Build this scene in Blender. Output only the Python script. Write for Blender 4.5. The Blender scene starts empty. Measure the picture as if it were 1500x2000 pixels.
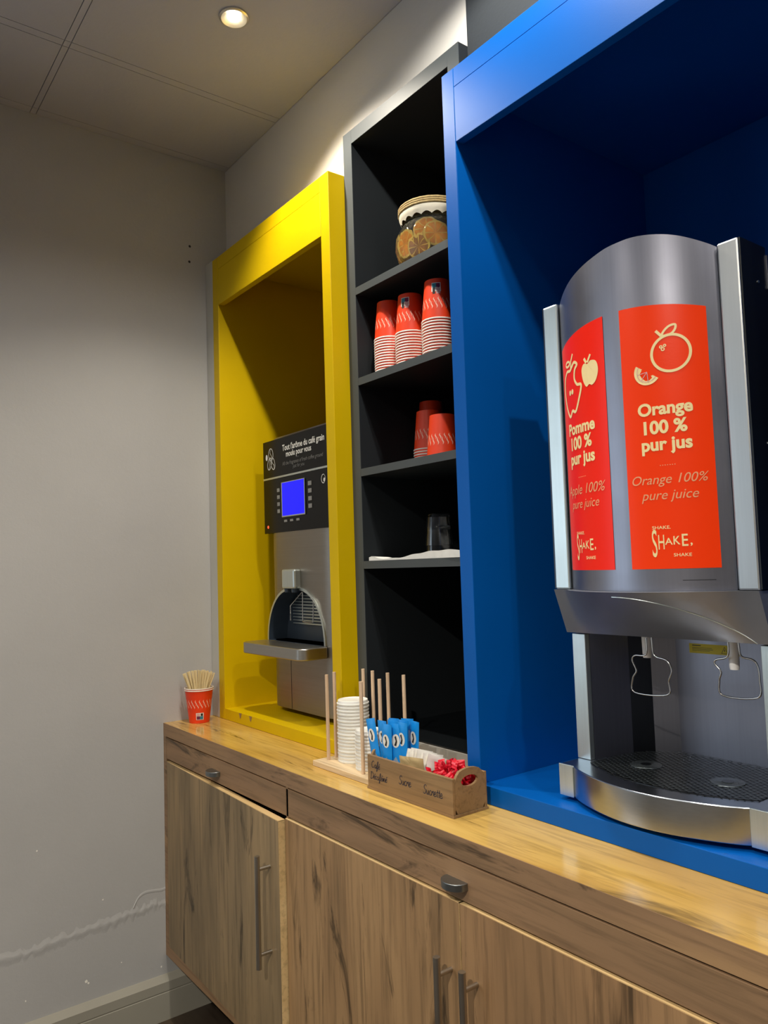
import bpy, math, random
from mathutils import Vector, Matrix
R = random.Random(7)
D = bpy.data
SC = bpy.context.scene
COL = SC.collection
ZO = 0.8595            # counter top height above the floor
CEIL = 1.8036          # ceiling height above the counter top
XR, YF = 5.2, -4.2     # far right wall, wall behind the viewer

# ---------------------------------------------------------------- camera
cam = D.cameras.new('camera'); cam_o = D.objects.new('camera', cam); COL.objects.link(cam_o)
right = Vector((0.60130547, 0.79839064, -0.03168797))
up = Vector((0.07397428, -0.01613762, 0.99712957))
fwd = Vector((-0.79558754, 0.60192356, 0.06876401))
m = Matrix((right, up, -fwd)).transposed().to_4x4()
m.translation = Vector((2.31711572, -1.12281078, 0.45779996 + ZO))
cam_o.matrix_world = m
cam.sensor_fit = 'HORIZONTAL'; cam.sensor_width = 36; cam.lens = 36 * 1503.4 / 1500
cam.clip_start = 0.02
SC.camera = cam_o
# ---------------------------------------------------------------- world, light, exposure
SC.view_settings.view_transform = 'Standard'; SC.view_settings.look = 'None'
SC.view_settings.gamma = 1; SC.view_settings.use_curve_mapping = False
SC.view_settings.exposure = 0.68
w = D.worlds.new('world'); SC.world = w; w.use_nodes = True
w.node_tree.nodes['Background'].inputs[0].default_value = (0.75, 0.85, 1.0, 1)
w.node_tree.nodes['Background'].inputs[1].default_value = 0.6
LAMPS = [  # x, y, watts, colour, spot size (deg), blend, tilt x, tilt y
    (0.6916, -0.3038, 29, (1.0, 0.91, 0.77), 122, 0.5, -0.16, 0.0),
    (1.45, -0.31, 21, (1.0, 0.96, 0.88), 156, 0.3, 0.0, 0.0),
    (2.20, -0.38, 17, (1.0, 0.96, 0.88), 152, 0.4, 0.0, 0.0),
    (3.00, -0.60, 10, (1.0, 0.95, 0.86), 155, 0.5, 0.0, 0.0),
    (2.3, -2.1, 115, (1.0, 0.93, 0.82), 150, 0.6, 0.0, 0.0),  # added fill lamp out of view, brightens doors and posters
    (0.9, -2.1, 34, (1.0, 0.93, 0.82), 150, 0.6, 0.0, 0.0),  # second added fill lamp, unseen, lifts the fronts and lower left wall
    (3.9, -2.6, 12, (1.0, 0.92, 0.80), 150, 0.6, 0.0, 0.0),
]
WIN = (-3.4, -1.5, -0.05, 1.5)    # tall window in the left wall, nearer than the picture: y0, y1, z0, z1 above the counter
al = D.lights.new('window_daylight', 'AREA'); al.shape = 'RECTANGLE'; al.size = 1.9; al.size_y = 1.5
al.energy = 8.5; al.color = (0.74, 0.90, 1.0)
ao = D.objects.new('window_daylight', al); COL.objects.link(ao)
ao.location = (-0.19, (WIN[0] + WIN[1]) / 2, ZO + (WIN[2] + WIN[3]) / 2)
ao.rotation_euler = (math.radians(90), 0, math.radians(-90))     # shines towards +x, into the room

# ---------------------------------------------------------------- materials
def srgb(c):
    if isinstance(c, str):
        c = tuple(int(c[i:i + 2], 16) / 255 for i in (0, 2, 4))
    return tuple((x / 12.92 if x <= 0.04045 else ((x + 0.055) / 1.055) ** 2.4) for x in c) + (1,)
class NT:
    def __init__(s, name):
        s.m = D.materials.new(name); s.m.use_nodes = True
        s.n = s.m.node_tree.nodes; s.l = s.m.node_tree.links
        s.b = s.n['Principled BSDF']
    def add(s, t, **k):
        n = s.n.new(t)
        for a, v in k.items(): setattr(n, a, v)
        return n
    def link(s, a, b): s.l.new(a, b)
    def coords(s, scale=(1, 1, 1), rot=(0, 0, 0), loc=(0, 0, 0)):
        tc = s.add('ShaderNodeTexCoord'); mp = s.add('ShaderNodeMapping')
        mp.inputs['Scale'].default_value = scale; mp.inputs['Rotation'].default_value = rot
        mp.inputs['Location'].default_value = loc
        s.link(tc.outputs['Object'], mp.inputs['Vector']); return mp.outputs[0]
    def noise(s, vec, scale=5, detail=4, rough=0.55, dist=0.0):
        n = s.add('ShaderNodeTexNoise'); n.inputs['Scale'].default_value = scale
        n.inputs['Detail'].default_value = detail; n.inputs['Roughness'].default_value = rough
        n.inputs['Distortion'].default_value = dist
        s.link(vec, n.inputs['Vector']); return n.outputs[0]
    def ramp(s, fac, stops):
        r = s.add('ShaderNodeValToRGB')
        while len(r.color_ramp.elements) < len(stops): r.color_ramp.elements.new(0.5)
        for e, (p, c) in zip(r.color_ramp.elements, stops): e.position = p; e.color = c
        s.link(fac, r.inputs[0]); return r.outputs[0]
    def mix(s, fac, a, b, mode='MIX'):
        x = s.add('ShaderNodeMix', data_type='RGBA', blend_type=mode)
        for sock, v in ((x.inputs[0], fac), (x.inputs[6], a), (x.inputs[7], b)):
            if hasattr(v, 'is_linked') or hasattr(v, 'links'): s.link(v, sock)
            else: sock.default_value = v
        return x.outputs[2]
    def bump(s, h, strength=0.1, dist=0.002):
        b = s.add('ShaderNodeBump'); b.inputs['Strength'].default_value = strength
        b.inputs['Distance'].default_value = dist
        s.link(h, b.inputs['Height']); s.link(b.outputs[0], s.b.inputs['Normal'])
    def set(s, **k):
        names = dict(color='Base Color', rough='Roughness', metal='Metallic', spec='Specular IOR Level', coat='Coat Weight',
                     trans='Transmission Weight', ior='IOR', ecol='Emission Color', estr='Emission Strength', alpha='Alpha', crough='Coat Roughness', sss='Subsurface Weight')
        for a, v in k.items():
            i = s.b.inputs[names[a]]
            if hasattr(v, 'links'): s.link(v, i)
            else: i.default_value = v
        return s.m
G = lambda v: (v, v, v, 1)
MAT = {}
def plain(name, col, rough=0.5, metal=0.0, var=0.06, scale=40, bump=0.0, **k):
    t = NT(name); c = srgb(col); v = t.coords()
    n = t.noise(v, scale, 3)
    lo = tuple(x * (1 - var) for x in c[:3]) + (1,); hi = tuple(min(1, x * (1 + var)) for x in c[:3]) + (1,)
    t.set(color=t.ramp(n, [(0.3, lo), (0.7, hi)]), rough=rough, metal=metal, **k)
    if bump: t.bump(n, bump, 0.001)
    MAT[name] = t.m; return t.m
def painted(name, col, rough=0.35, spec=0.4, var=0.05):
    t = NT(name); c = srgb(col); v = t.coords()
    n = t.noise(v, 3.0, 4); n2 = t.noise(v, 350, 2)
    lo = tuple(x * (1 - var) for x in c[:3]) + (1,); hi = tuple(min(1, x * (1 + var)) for x in c[:3]) + (1,)
    t.set(color=t.ramp(n, [(0.3, lo), (0.7, hi)]), rough=rough, spec=spec)
    t.bump(n2, 0.12, 0.0006); MAT[name] = t.m
def wood(name, cols, axis, rough=0.45, seed=0.0, grain=1.0, knots=True, spec=0.4):
    t = NT(name)
    sc = [26.0 * grain] * 3; sc['xyz'.index(axis)] = 1.3
    v = t.coords(tuple(sc), loc=(seed, seed * 1.7, seed * .6))
    sc2 = [4.5] * 3; sc2['xyz'.index(axis)] = 0.9
    v2 = t.coords(tuple(sc2), loc=(seed * 2, seed, seed))
    fine = t.noise(v, 3.2, 6, 0.65, 0.4); broad = t.noise(v2, 1.6, 3, 0.5, 0.8)
    base = t.ramp(broad, [(0.28, srgb(cols[0])), (0.5, srgb(cols[1])), (0.74, srgb(cols[2]))])
    dark = tuple(x * 0.42 for x in srgb(cols[0])[:3]) + (1,)
    fm = t.ramp(fine, [(0.30, G(0.0)), (0.52, G(1.0))])
    col = t.mix(fm, t.mix(0.5, base, dark), base)
    if knots:
        sc3 = [9.0] * 3; sc3['xyz'.index(axis)] = 1.5
        v3 = t.coords(tuple(sc3), loc=(seed * 3 + .4, seed * 2, seed))
        kn = t.noise(v3, 1.25, 5, 0.7, 1.6)
        km = t.ramp(kn, [(0.585, G(0.0)), (0.68, G(0.85))])
        col = t.mix(km, col, tuple(x * 0.28 for x in srgb(cols[0])[:3]) + (1,))
    t.set(color=col, rough=rough, spec=spec)
    t.bump(fine, 0.18, 0.0012); MAT[name] = t.m
def metal(name, col, rough=0.3, axis='z', aniso=0.0, streak=0.07):
    t = NT(name); sc = [220.0] * 3; sc['xyz'.index(axis)] = 3.0
    v = t.coords(tuple(sc)); n = t.noise(v, 1.0, 3, 0.6); v2 = t.coords(); n2 = t.noise(v2, 9, 4, 0.6)
    c = srgb(col); lo = tuple(x * (1 - streak) for x in c[:3]) + (1,)
    rr = t.add('ShaderNodeMapRange'); rr.inputs[3].default_value = rough * 0.82; rr.inputs[4].default_value = rough * 1.25
    t.link(n2, rr.inputs[0])
    t.set(color=t.ramp(n, [(0.3, lo), (0.7, c)]), rough=rr.outputs[0], metal=1.0)
    t.bump(n, 0.06, 0.0004); MAT[name] = t.m
def glass(name, col=(1, 1, 1, 1), rough=0.02, ior=1.45):
    t = NT(name); n = t.noise(t.coords(), 20, 2)
    t.set(color=t.ramp(n, [(0.0, col), (1.0, col)]), rough=rough, trans=1.0, ior=ior); MAT[name] = t.m
def emit(name, col, strength):
    t = NT(name); n = t.noise(t.coords(), 60, 2); c = srgb(col)
    t.set(color=(0, 0, 0, 1), rough=0.3, ecol=t.ramp(n, [(0, tuple(x * .97 for x in c[:3]) + (1,)), (1, c)]), estr=strength); MAT[name] = t.m

def wall_paint(name, col, var=0.05):
    t = NT(name); c = srgb(col); v = t.coords()
    n = t.noise(v, 1.6, 5, 0.6); n2 = t.noise(v, 90, 4, 0.7); n3 = t.noise(v, 7, 3)
    lo = tuple(x * (1 - var) for x in c[:3]) + (1,); hi = tuple(min(1, x * (1 + var)) for x in c[:3]) + (1,)
    t.set(color=t.ramp(n, [(0.3, lo), (0.7, hi)]), rough=0.75, spec=0.25)
    mx = t.add('ShaderNodeMath', operation='MULTIPLY_ADD'); t.link(n3, mx.inputs[0]); mx.inputs[1].default_value = 2.0; t.link(n2, mx.inputs[2])
    t.bump(mx.outputs[0], 0.22, 0.0025); MAT[name] = t.m
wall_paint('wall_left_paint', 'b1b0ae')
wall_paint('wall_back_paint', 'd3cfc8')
wall_paint('wall_dark_paint', '35393d')
wall_paint('ceiling_paint', 'b9b9c0', 0.03)
painted('yellow_lacquer', 'd6b400', 0.45, 0.2)
painted('blue_lacquer', '0058ac', 0.42, 0.18)
painted('charcoal_shaded', '25292c', 0.55, 0.2); painted('charcoal_lit_edge', '4b5052', 0.5, 0.3)  # one laminate: shade put into the inner colour, light into the front edges
painted('charcoal_deep_shade', '121619', 0.6, 0.2)  # back of the shelves, colour darkened to stand for deep shade
painted('light_grey_board', 'a5a39c', 0.5)
painted('filler_white', 'c3c2bb', 0.45)
painted('skirting_grey', '9b978a', 0.5)
plain('black_mat', '0d1114', 0.35)
wood('floor_wood', ('2a231c', '3a3027', '4a3e30'), 'x', 0.4, 2.0)
wood('oak_counter_lit', ('a8823f', 'c9a050', 'dcb767'), 'x', 0.14, 1.0, 0.8, True, 0.5)  # front laminate in a brighter yellow, lamp light put into the colour
wood('oak_front_h', ('80664a', '967657', 'ab8860'), 'x', 0.5, 4.0)
wood('oak_front_a', ('77664c', '927c5c', 'ab9069'), 'z', 0.5, 6.0)
wood('oak_front_b', ('846a4b', 'a17f59', 'b69267'), 'z', 0.5, 9.3)
wood('oak_front_c', ('806548', '9c7955', 'b18c63'), 'z', 0.5, 13.1)
wood('edge_band', ('c9a772', 'dcbd88', 'e6c994'), 'x', 0.5, 3.0, 1.0, False)
wood('caddy_wood', ('7c6140', '927450', 'a5875f'), 'x', 0.55, 5.0, 1.2, False)
wood('rack_wood', ('d8bd94', 'e6cda6', 'eed9b6'), 'x', 0.6, 7.0, 1.0, False)
wood('dowel_wood', ('cfae8c', 'dfc09e', 'e8cdae'), 'z', 0.6, 7.0, 2.0, False)
wood('stirrer_wood', ('cdb27c', 'dcc48f', 'e6d09e'), 'z', 0.65, 8.0, 2.0, False)
metal('steel_v', 'b6b8b8', 0.34, 'z'); metal('steel_h', 'b4b2ad', 0.32, 'x')
metal('steel_grey', '9394a0', 0.36, 'z'); metal('steel_coffee', '9a948c', 0.42, 'x')
metal('steel_edge', 'd8e2e2', 0.35, 'z'); metal('steel_tray', 'b9c1cc', 0.24, 'x'); metal('wire', 'c8c8c8', 0.15, 'z')
metal('handle_steel', 'bcb6ac', 0.33, 'z'); metal('knob_steel', '8f9496', 0.35, 'x')
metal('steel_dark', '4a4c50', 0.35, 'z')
plain('hood_grey', '868b96', 0.36, 0.55, 0.05, 20)
plain('cavity_blue', '44505e', 0.35, 0.5, 0.08, 20)
plain('black_plastic', '101214', 0.28); plain('panel_black', '090b0e', 0.2, spec=0.22)
plain('grille_dark', '5c6468', 0.35, 0.7)
plain('white_plastic', 'eeece6', 0.35); plain('lid_white', 'f1eee6', 0.4, sss=0.05)
plain('valve_white', 'f1f0f0', 0.35)
painted('poster_orange', 'ff3c00', 0.32, 0.28, 0.02); painted('poster_red', 'fb2206', 0.32, 0.28, 0.02)
plain('print_cream', 'fbe3a4', 0.4, var=0.02); plain('print_thin', 'f0a878', 0.4, var=0.02)
plain('print_white', 'e8e8e4', 0.4); plain('print_grey', '7b7c7c', 0.4); plain('button_grey', '8f9090', 0.4)
plain('cup_orange', 'e83c10', 0.45, var=0.03); plain('cup_white', 'f4e9df', 0.5)
plain('cup_steam', 'f6b8a2', 0.5); plain('logo_teal', '2a7f93', 0.5); plain('logo_purple', '6a1747', 0.5)
plain('logo_black', '26221f', 0.5); plain('logo_pink', 'd9a9a6', 0.5)
plain('sachet_blue', '118ee2', 0.35, bump=0.2); plain('sachet_silver', '9fb4c8', 0.35, 0.2, bump=0.3)
plain('sachet_white', 'f0ece2', 0.5, bump=0.3); plain('sachet_kraft', 'b29a6c', 0.6, bump=0.3); plain('sachet_red', 'd9142c', 0.4, bump=0.3)
plain('sachet_pink', 'ee5a66', 0.4); plain('ink', '20243a', 0.5); plain('cloth_white', 'e9e8e2', 0.8, bump=0.4)
plain('lace', 'efe6cf', 0.8, bump=0.5); plain('rope', 'b39a68', 0.85, var=0.25, scale=180, bump=0.8)
plain('orange_rind', 'f2cf6a', 0.5); plain('orange_flesh', 'f39414', 0.45, var=0.3, scale=60); plain('orange_dry', 'a8703c', 0.6, var=0.3, scale=60)
plain('warning_yellow', 'e8d222', 0.45); plain('chip_white', 'efece2', 0.7)
glass('jar_glass', (0.99, 0.97, 0.84, 1), 0.03, 1.33); MAT['jar_glass'].node_tree.nodes['Principled BSDF'].inputs['Transmission Weight'].default_value = 0.985; glass('tumbler_glass', (0.95, 0.96, 0.97, 1), 0.02)
emit('lcd_blue', '0404f8', 0.95); emit('bulb', 'fff0d0', 60.0); emit('led_red', 'ff5030', 1.2)
plain('lamp_ring', 'd8d2c4', 0.3, 0.6); plain('curtain_cream', 'd8d4c8', 0.8)

# ---------------------------------------------------------------- mesh helpers
class MB:
    def __init__(s): s.v = []; s.f = []; s.mi = []; s.cur = 0
    def _add(s, vs, fs):
        o = len(s.v); s.v += [tuple(p) for p in vs]
        for f in fs: s.f.append(tuple(i + o for i in f)); s.mi.append(s.cur)
        return s
    def mat(s, i): s.cur = i; return s
    def box(s, x0, x1, y0, y1, z0, z1):
        return s._add([(x, y, z) for z in (z0, z1) for y in (y0, y1) for x in (x0, x1)],
                      [(0, 2, 3, 1), (4, 5, 7, 6), (0, 1, 5, 4), (2, 6, 7, 3), (0, 4, 6, 2), (1, 3, 7, 5)])
    def prism(s, poly, axis, a, b):
        n = len(poly)
        def P(p, t):
            return {'x': (t, p[0], p[1]), 'y': (p[0], t, p[1]), 'z': (p[0], p[1], t)}[axis]
        fs = [tuple(range(n))[::-1], tuple(range(n, 2 * n))] + [(i, (i + 1) % n, n + (i + 1) % n, n + i) for i in range(n)]
        return s._add([P(p, a) for p in poly] + [P(p, b) for p in poly], fs)
    def lathe(s, prof, n=32, c=(0, 0, 0), a0=0.0, a1=2 * math.pi, ripple=0.0, rn=0):
        full = abs(a1 - a0 - 2 * math.pi) < 1e-6; k = n if full else n + 1; vs = []
        for i in range(k):
            a = a0 + (a1 - a0) * i / n; q = 1 + (ripple * math.cos(rn * a) if rn else 0)
            for r, z in prof: vs.append((c[0] + r * q * math.cos(a), c[1] + r * q * math.sin(a), c[2] + z))
        L = len(prof); fs = []
        for i in range(n):
            j = (i + 1) % k
            for t in range(L - 1): fs.append((i * L + t, j * L + t, j * L + t + 1, i * L + t + 1))
        return s._add(vs, fs)
    def tube(s, pts, r, n=8, closed=False):
        pts = [Vector(p) for p in pts]; N = len(pts); vs = []; ref = None
        for i, p in enumerate(pts):
            if closed: d = pts[(i + 1) % N] - pts[i - 1]
            else: d = pts[min(i + 1, N - 1)] - pts[max(i - 1, 0)]
            d.normalize()
            if ref is None:
                ref = d.orthogonal().normalized()
            ref = (ref - d * ref.dot(d)).normalized(); b = d.cross(ref)
            for k in range(n):
                a = 2 * math.pi * k / n; vs.append(p + ref * (r * math.cos(a)) + b * (r * math.sin(a)))
        fs = []
        for i in range(N if closed else N - 1):
            j = (i + 1) % N
            for k in range(n): fs.append((i * n + k, i * n + (k + 1) % n, j * n + (k + 1) % n, j * n + k))
        if not closed: fs += [tuple(range(n))[::-1], tuple(range((N - 1) * n, N * n))]
        return s._add(vs, fs)
    def grid(s, fn, nu, nv):
        vs = [fn(i / nu, j / nv) for i in range(nu + 1) for j in range(nv + 1)]
        return s._add(vs, [(i * (nv + 1) + j, (i + 1) * (nv + 1) + j, (i + 1) * (nv + 1) + j + 1, i * (nv + 1) + j + 1) for i in range(nu) for j in range(nv)])
    def flat(s, vs2, fs, fn): return s._add([fn(x, y) for x, y in vs2], fs)
def smooth_pts(pts, sub=6, closed=False):
    pts = [Vector(p) for p in pts]; N = len(pts); out = []
    for i in range(N if closed else N - 1):
        if closed: a, b, c, d = pts[i - 1], pts[i], pts[(i + 1) % N], pts[(i + 2) % N]
        else: a, b, c, d = pts[max(i - 1, 0)], pts[i], pts[i + 1], pts[min(i + 2, N - 1)]
        for k in range(sub):
            t = k / sub
            out.append(0.5 * ((2 * b) + (c - a) * t + (2 * a - 5 * b + 4 * c - d) * t * t + (3 * b - a - 3 * c + d) * t ** 3))
    if not closed: out.append(pts[-1])
    return out

def origin(o):
    while o.parent is not None: o = o.parent
    return Vector(o['_org']) if '_org' in o else Vector((0, 0, 0))
def finish(me, mats, smooth):
    for mt in mats: me.materials.append(MAT[mt])
    if smooth:
        for p in me.polygons: p.use_smooth = True
        me.set_sharp_from_angle(angle=math.radians(smooth if smooth > 1 else 35))
def obj(name, mb, mats, parent=None, smooth=0, bevel=0, label=None, local=False, loc=None):
    """mesh given in counter coordinates (z = 0 on the counter) unless local"""
    if isinstance(mats, str): mats = [mats]
    me = D.meshes.new(name)
    if local: org = Vector((0, 0, 0))
    elif parent is not None: org = origin(parent)
    else: org = Vector(loc if loc else (0, 0, 0))
    me.from_pydata([tuple(Vector(v) - org) for v in mb.v], [], mb.f)
    me.polygons.foreach_set('material_index', mb.mi); me.update()
    finish(me, mats, smooth)
    o = D.objects.new(name, me); COL.objects.link(o)
    if parent is not None: o.parent = parent
    else: o['_org'] = tuple(org); o.location = org + Vector((0, 0, ZO))
    if bevel:
        b = o.modifiers.new('bevel', 'BEVEL'); b.width = bevel; b.segments = 2; b.limit_method = 'ANGLE'; b.angle_limit = math.radians(40)
    if label: o['label'] = label
    return o
def tag(o, label, cat, group=None):
    o['label'] = label; o['category'] = cat
    if group: o['group'] = group
    return o
def thing(name, label, cat, loc, group=None):
    o = D.objects.new(name, None); COL.objects.link(o); o.empty_display_size = 0.05
    o['_org'] = tuple(loc); o.location = Vector(loc) + Vector((0, 0, ZO))
    return tag(o, label, cat, group)
def struct(name, mb, mats, **k):
    o = obj(name, mb, mats, **k); o['kind'] = 'structure'; return o
def dup(src, loc, rot=None, label=None, group=None, cat=None):
    c = src.copy(); COL.objects.link(c); c.location = Vector(loc) + Vector((0, 0, ZO))
    if rot is not None: c.rotation_euler = rot
    if label: c['label'] = label
    if group: c['group'] = group
    for ch in src.children:
        d = ch.copy(); COL.objects.link(d); d.parent = c
        for g in ch.children:
            e = g.copy(); COL.objects.link(e); e.parent = d
    return c
def text2d(s, bold=0.0, shear=0.0, space=1.0):
    cu = D.curves.new('t', 'FONT'); cu.body = s; cu.align_x = 'CENTER'; cu.align_y = 'CENTER'
    cu.offset = bold; cu.shear = shear; cu.space_character = space; cu.resolution_u = 4; cu.fill_mode = 'FRONT'
    o = D.objects.new('t', cu); COL.objects.link(o)
    dg = bpy.context.evaluated_depsgraph_get(); me = D.meshes.new_from_object(o.evaluated_get(dg))
    vs = [(v.co.x, v.co.y) for v in me.vertices]; fs = [tuple(p.vertices) for p in me.polygons]
    D.objects.remove(o); D.curves.remove(cu); D.meshes.remove(me)
    x0 = min(v[0] for v in vs); x1 = max(v[0] for v in vs); y0 = min(v[1] for v in vs); y1 = max(v[1] for v in vs)
    return [(x - (x0 + x1) / 2, y - (y0 + y1) / 2) for x, y in vs], fs, x1 - x0, y1 - y0
def put_text(mb, s, cx, cy, width, fn, hscale=1.0, **k):
    vs, fs, w_, h_ = text2d(s, **k); q = width / w_
    mb.flat([(cx + x * q, cy + y * q * hscale) for x, y in vs], fs, fn)
def ribbon(mb, pts, wd, fn, closed=False):
    pts = [Vector((p[0], p[1])) for p in pts]; N = len(pts); L = []; Rr = []
    for i in range(N):
        d = (pts[(i + 1) % N] - pts[i - 1]) if closed else (pts[min(i + 1, N - 1)] - pts[max(i - 1, 0)])
        if d.length < 1e-9: d = Vector((1, 0))
        d.normalize(); n = Vector((-d.y, d.x)) * wd / 2
        L.append(tuple(pts[i] + n)); Rr.append(tuple(pts[i] - n))
    vs = L + Rr; fs = []
    for i in range(N if closed else N - 1):
        j = (i + 1) % N; fs.append((i, N + i, N + j, j))
    mb.flat(vs, fs, fn)
def blob(mb, pts, fn): mb.flat([(p[0], p[1]) for p in pts], [tuple(range(len(pts)))], fn)
def arc2(cx, cy, rx, ry, a0, a1, n=24): return [(cx + rx * math.cos(math.radians(a0 + (a1 - a0) * i / n)), cy + ry * math.sin(math.radians(a0 + (a1 - a0) * i / n))) for i in range(n + 1)]

# ================================================================ THE ROOM
ZF = -ZO
w0, w1, w2, w3 = WIN
mb = MB().box(-0.15, 0, w1, 0.75, ZF - 0.05, CEIL + 0.1).box(-.15, 0, YF - .1, w0, ZF - .05, CEIL + .1).box(-.15, 0, w0, w1, ZF - .05, w2).box(-.15, 0, w0, w1, w3, CEIL + .1)
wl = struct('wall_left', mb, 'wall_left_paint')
# blistered paint along a damp line low on the left wall
mb = MB()
line = [(-1.3, -.60), (-1.0, -.575), (-.69, -.553), (-.62, -.556), (-.56, -.548), (-.494, -.545), (-.44, -.541), (-.395, -.540), (-.35, -.533), (-.31, -.534), (-.274, -.526), (-.25, -.532), (-.20, -.53)]
pts = smooth_pts([(p[0], p[1]) + (0,) for p in line], 8)
RR = random.Random(3); hh = [RR.uniform(.5, 1.3) for _ in pts]
N = len(pts)
def ridge(u, v):
    i = min(int(u * (N - 1)), N - 1); p = pts[i]; h = hh[i]
    off = (-0.022, -0.008, 0.0, 0.004, 0.016)[int(round(v * 4))] * h; ht = (0, 0.0005, 0.0020, 0.0013, 0)[int(round(v * 4))] * h
    return (ht + (-0.0002 if ht == 0 else 0), p[0], p[1] + off + 0.003 * math.sin(i * 1.3))
mb.grid(ridge, N - 1, 4)
line2 = [(-.335, -.52), (-.32, -.495), (-.30, -.485), (-.27, -.487), (-.245, -.49), (-.21, -.48)]
p2 = smooth_pts([(a, b, 0) for a, b in line2], 6); N2 = len(p2)
mb.grid(lambda u, v: ((0, .0018, 0)[int(round(v * 2))] - (0.0002 if v in (0, 1) else 0), p2[min(int(u * (N2 - 1)), N2 - 1)][0], p2[min(int(u * (N2 - 1)), N2 - 1)][1] + (-.006, 0, .005)[int(round(v * 2))]), N2 - 1, 2)
obj('paint_blister', mb, 'wall_left_paint', wl, smooth=60)
mb = MB()
for (y, z, s) in ((-.598, -.2926, .003), (-.4216, -.4708, .003), (-.4695, -.6801, .006), (-.463, -.686, .004), (-.6265, -.6772, .003), (-.2528, -.7108, .0035), (-.7, -.43, .003), (-.37, -.66, .002)):
    blob(mb, [(y + s * RR.uniform(.5, 1.1) * math.cos(a), z + s * RR.uniform(.5, 1.1) * math.sin(a)) for a in (0, 1.1, 2.2, 3.3, 4.4, 5.4)], lambda a, b: (0.0006, a, b))
obj('paint_chip', mb, 'chip_white', wl)
mb = MB()
for (y, z) in ((-.1305, 1.5155), (-.1325, 1.4635)):
    blob(mb, arc2(y, z, .0042, .0042, 0, 345, 14), lambda a, b: (0.0005, a, b))
obj('screw_hole', mb, 'black_plastic', wl)

# back: shallow furring wall around the built-in units, deep wall behind them
YB = 0.60
DXL, DXR = 0.744, 1.1828
mb = MB().box(0, .0529, 0, .1, 0, CEIL).box(.0529, DXL, 0, .1, 1.4593, CEIL).box(DXL, DXR, 0, .1, 1.5645, CEIL)
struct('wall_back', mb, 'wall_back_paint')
BXR = 1.965
mb = MB().box(DXR, BXR, 0.0, .1, 1.465, CEIL).box(BXR, XR, 0.0, .1, 0, CEIL)
struct('wall_back_dark', mb, 'wall_dark_paint')
mb = MB().box(0, XR, YB + .02, YB + .12, ZF, CEIL)
struct('wall_rear', mb, 'wall_left_paint')
struct('wall_right', MB().box(XR, XR + .1, YF, YB + .12, ZF, CEIL), 'wall_back_paint')
struct('wall_front', MB().box(0, XR, YF - .1, YF, ZF, CEIL), 'wall_back_paint')
mb = MB()
for yy in (w0, (w0 + w1) / 2 - .02, w1 - .04): mb.box(-.12, -.06, yy, yy + .04, w2, w3)
mb.box(-.12, -.06, w0, w1, w2, w2 + .04).box(-.12, -.06, w0, w1, w3 - .04, w3)
struct('window_1', mb, 'filler_white')
struct('floor', MB().box(0, XR, YF, YB + .02, ZF - .05, ZF), 'floor_wood')
# ceiling: plasterboard panels with fine seams
mb = MB().box(0, XR, YF, YB + .02, CEIL + .006, CEIL + .05)
xs = [.034, .352, .377]; ys = [0.0, -.6, -.6165]
X = .377
while X < XR: X += 1.2; xs.append(min(X, XR))
Y = -.6165
while Y > YF: Y -= 1.2; ys.append(max(Y, YF))
xs = [0.0] + xs; g = .0009
for i in range(len(xs) - 1):
    for j in range(len(ys) - 1):
        if xs[i + 1] - xs[i] < .01 or ys[j] - ys[j + 1] < .01: continue
        mb.box(xs[i] + g, xs[i + 1] - g, ys[j + 1] + g, ys[j] - g, CEIL, CEIL + .007)
struct('ceiling', mb, 'ceiling_paint')
# skirting board on the left wall
prof = [(0, ZF), (.016, ZF), (.016, ZF + .078), (.0145, ZF + .079), (.0145, ZF + .0815), (.016, ZF + .083), (.016, ZF + .108), (.004, ZF + .124), (0, ZF + .125)]
mb = MB()._add([(p[0], y, p[1]) for y in (YF, YB) for p in prof], [tuple(range(9)), tuple(range(9, 18))[::-1]] + [(i, 9 + i, 9 + (i + 1) % 9, (i + 1) % 9) for i in range(9)])
struct('baseboard_left', mb, 'skirting_grey')

# ---------------------------------------------------------------- ceiling lamps
for i, (lx, ly, wt, colr, sz, bl, tx, ty) in enumerate(LAMPS):
    lab = ('small round recessed spotlight glowing in the brown ceiling near the back wall',
           'recessed ceiling spotlight above the left edge of the blue niche', 'recessed ceiling spotlight just right of the juice dispenser',
           'recessed ceiling spotlight over the right end of the counter', 'added unseen fill spotlight in the middle of the ceiling behind the viewer',
           'added unseen fill spotlight in the ceiling near the left wall window', 'recessed ceiling spotlight in the far right corner of the room')[i]
    t = thing('ceiling_spotlight', lab, 'ceiling light', (lx, ly, CEIL), 'ceiling spotlights')
    obj('ring', MB().lathe([(.036, -.0005), (.036, -.004), (.031, -.006), (.027, -.0045), (.0165, -.0015), (.016, .002)], 36, (lx, ly, CEIL)), 'lamp_ring', t, smooth=40)
    obj('bulb', MB().lathe([(.0, -.0055), (.009, -.0050), (.0135, -.0032), (.0160, -.0012)], 28, (lx, ly, CEIL)), 'bulb', t, smooth=60)
    L = D.lights.new('spot_beam', 'SPOT'); L.energy = wt; L.color = colr; L.spot_size = math.radians(sz); L.spot_blend = bl; L.shadow_soft_size = 0.02
    lo = D.objects.new('spot_beam', L); COL.objects.link(lo); lo.parent = t; lo.location = (0, 0, -0.012); lo.rotation_euler = (ty, tx, 0)

# ================================================================ COUNTER AND CABINETS
YC = -.2377
UX = [0.0, .7443, 1.907, 3.07]
mb = MB().box(0, UX[-1], YC + .0012, YB + .015, -.0376, 0)
mb.mat(1).box(0, UX[-1], YC, YC + .0012, -.0376, -.0002)
tag(obj('countertop', mb, ['oak_counter_lit', 'oak_front_h']), 'long oak countertop running under the yellow, black and blue niches', 'countertop')
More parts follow.
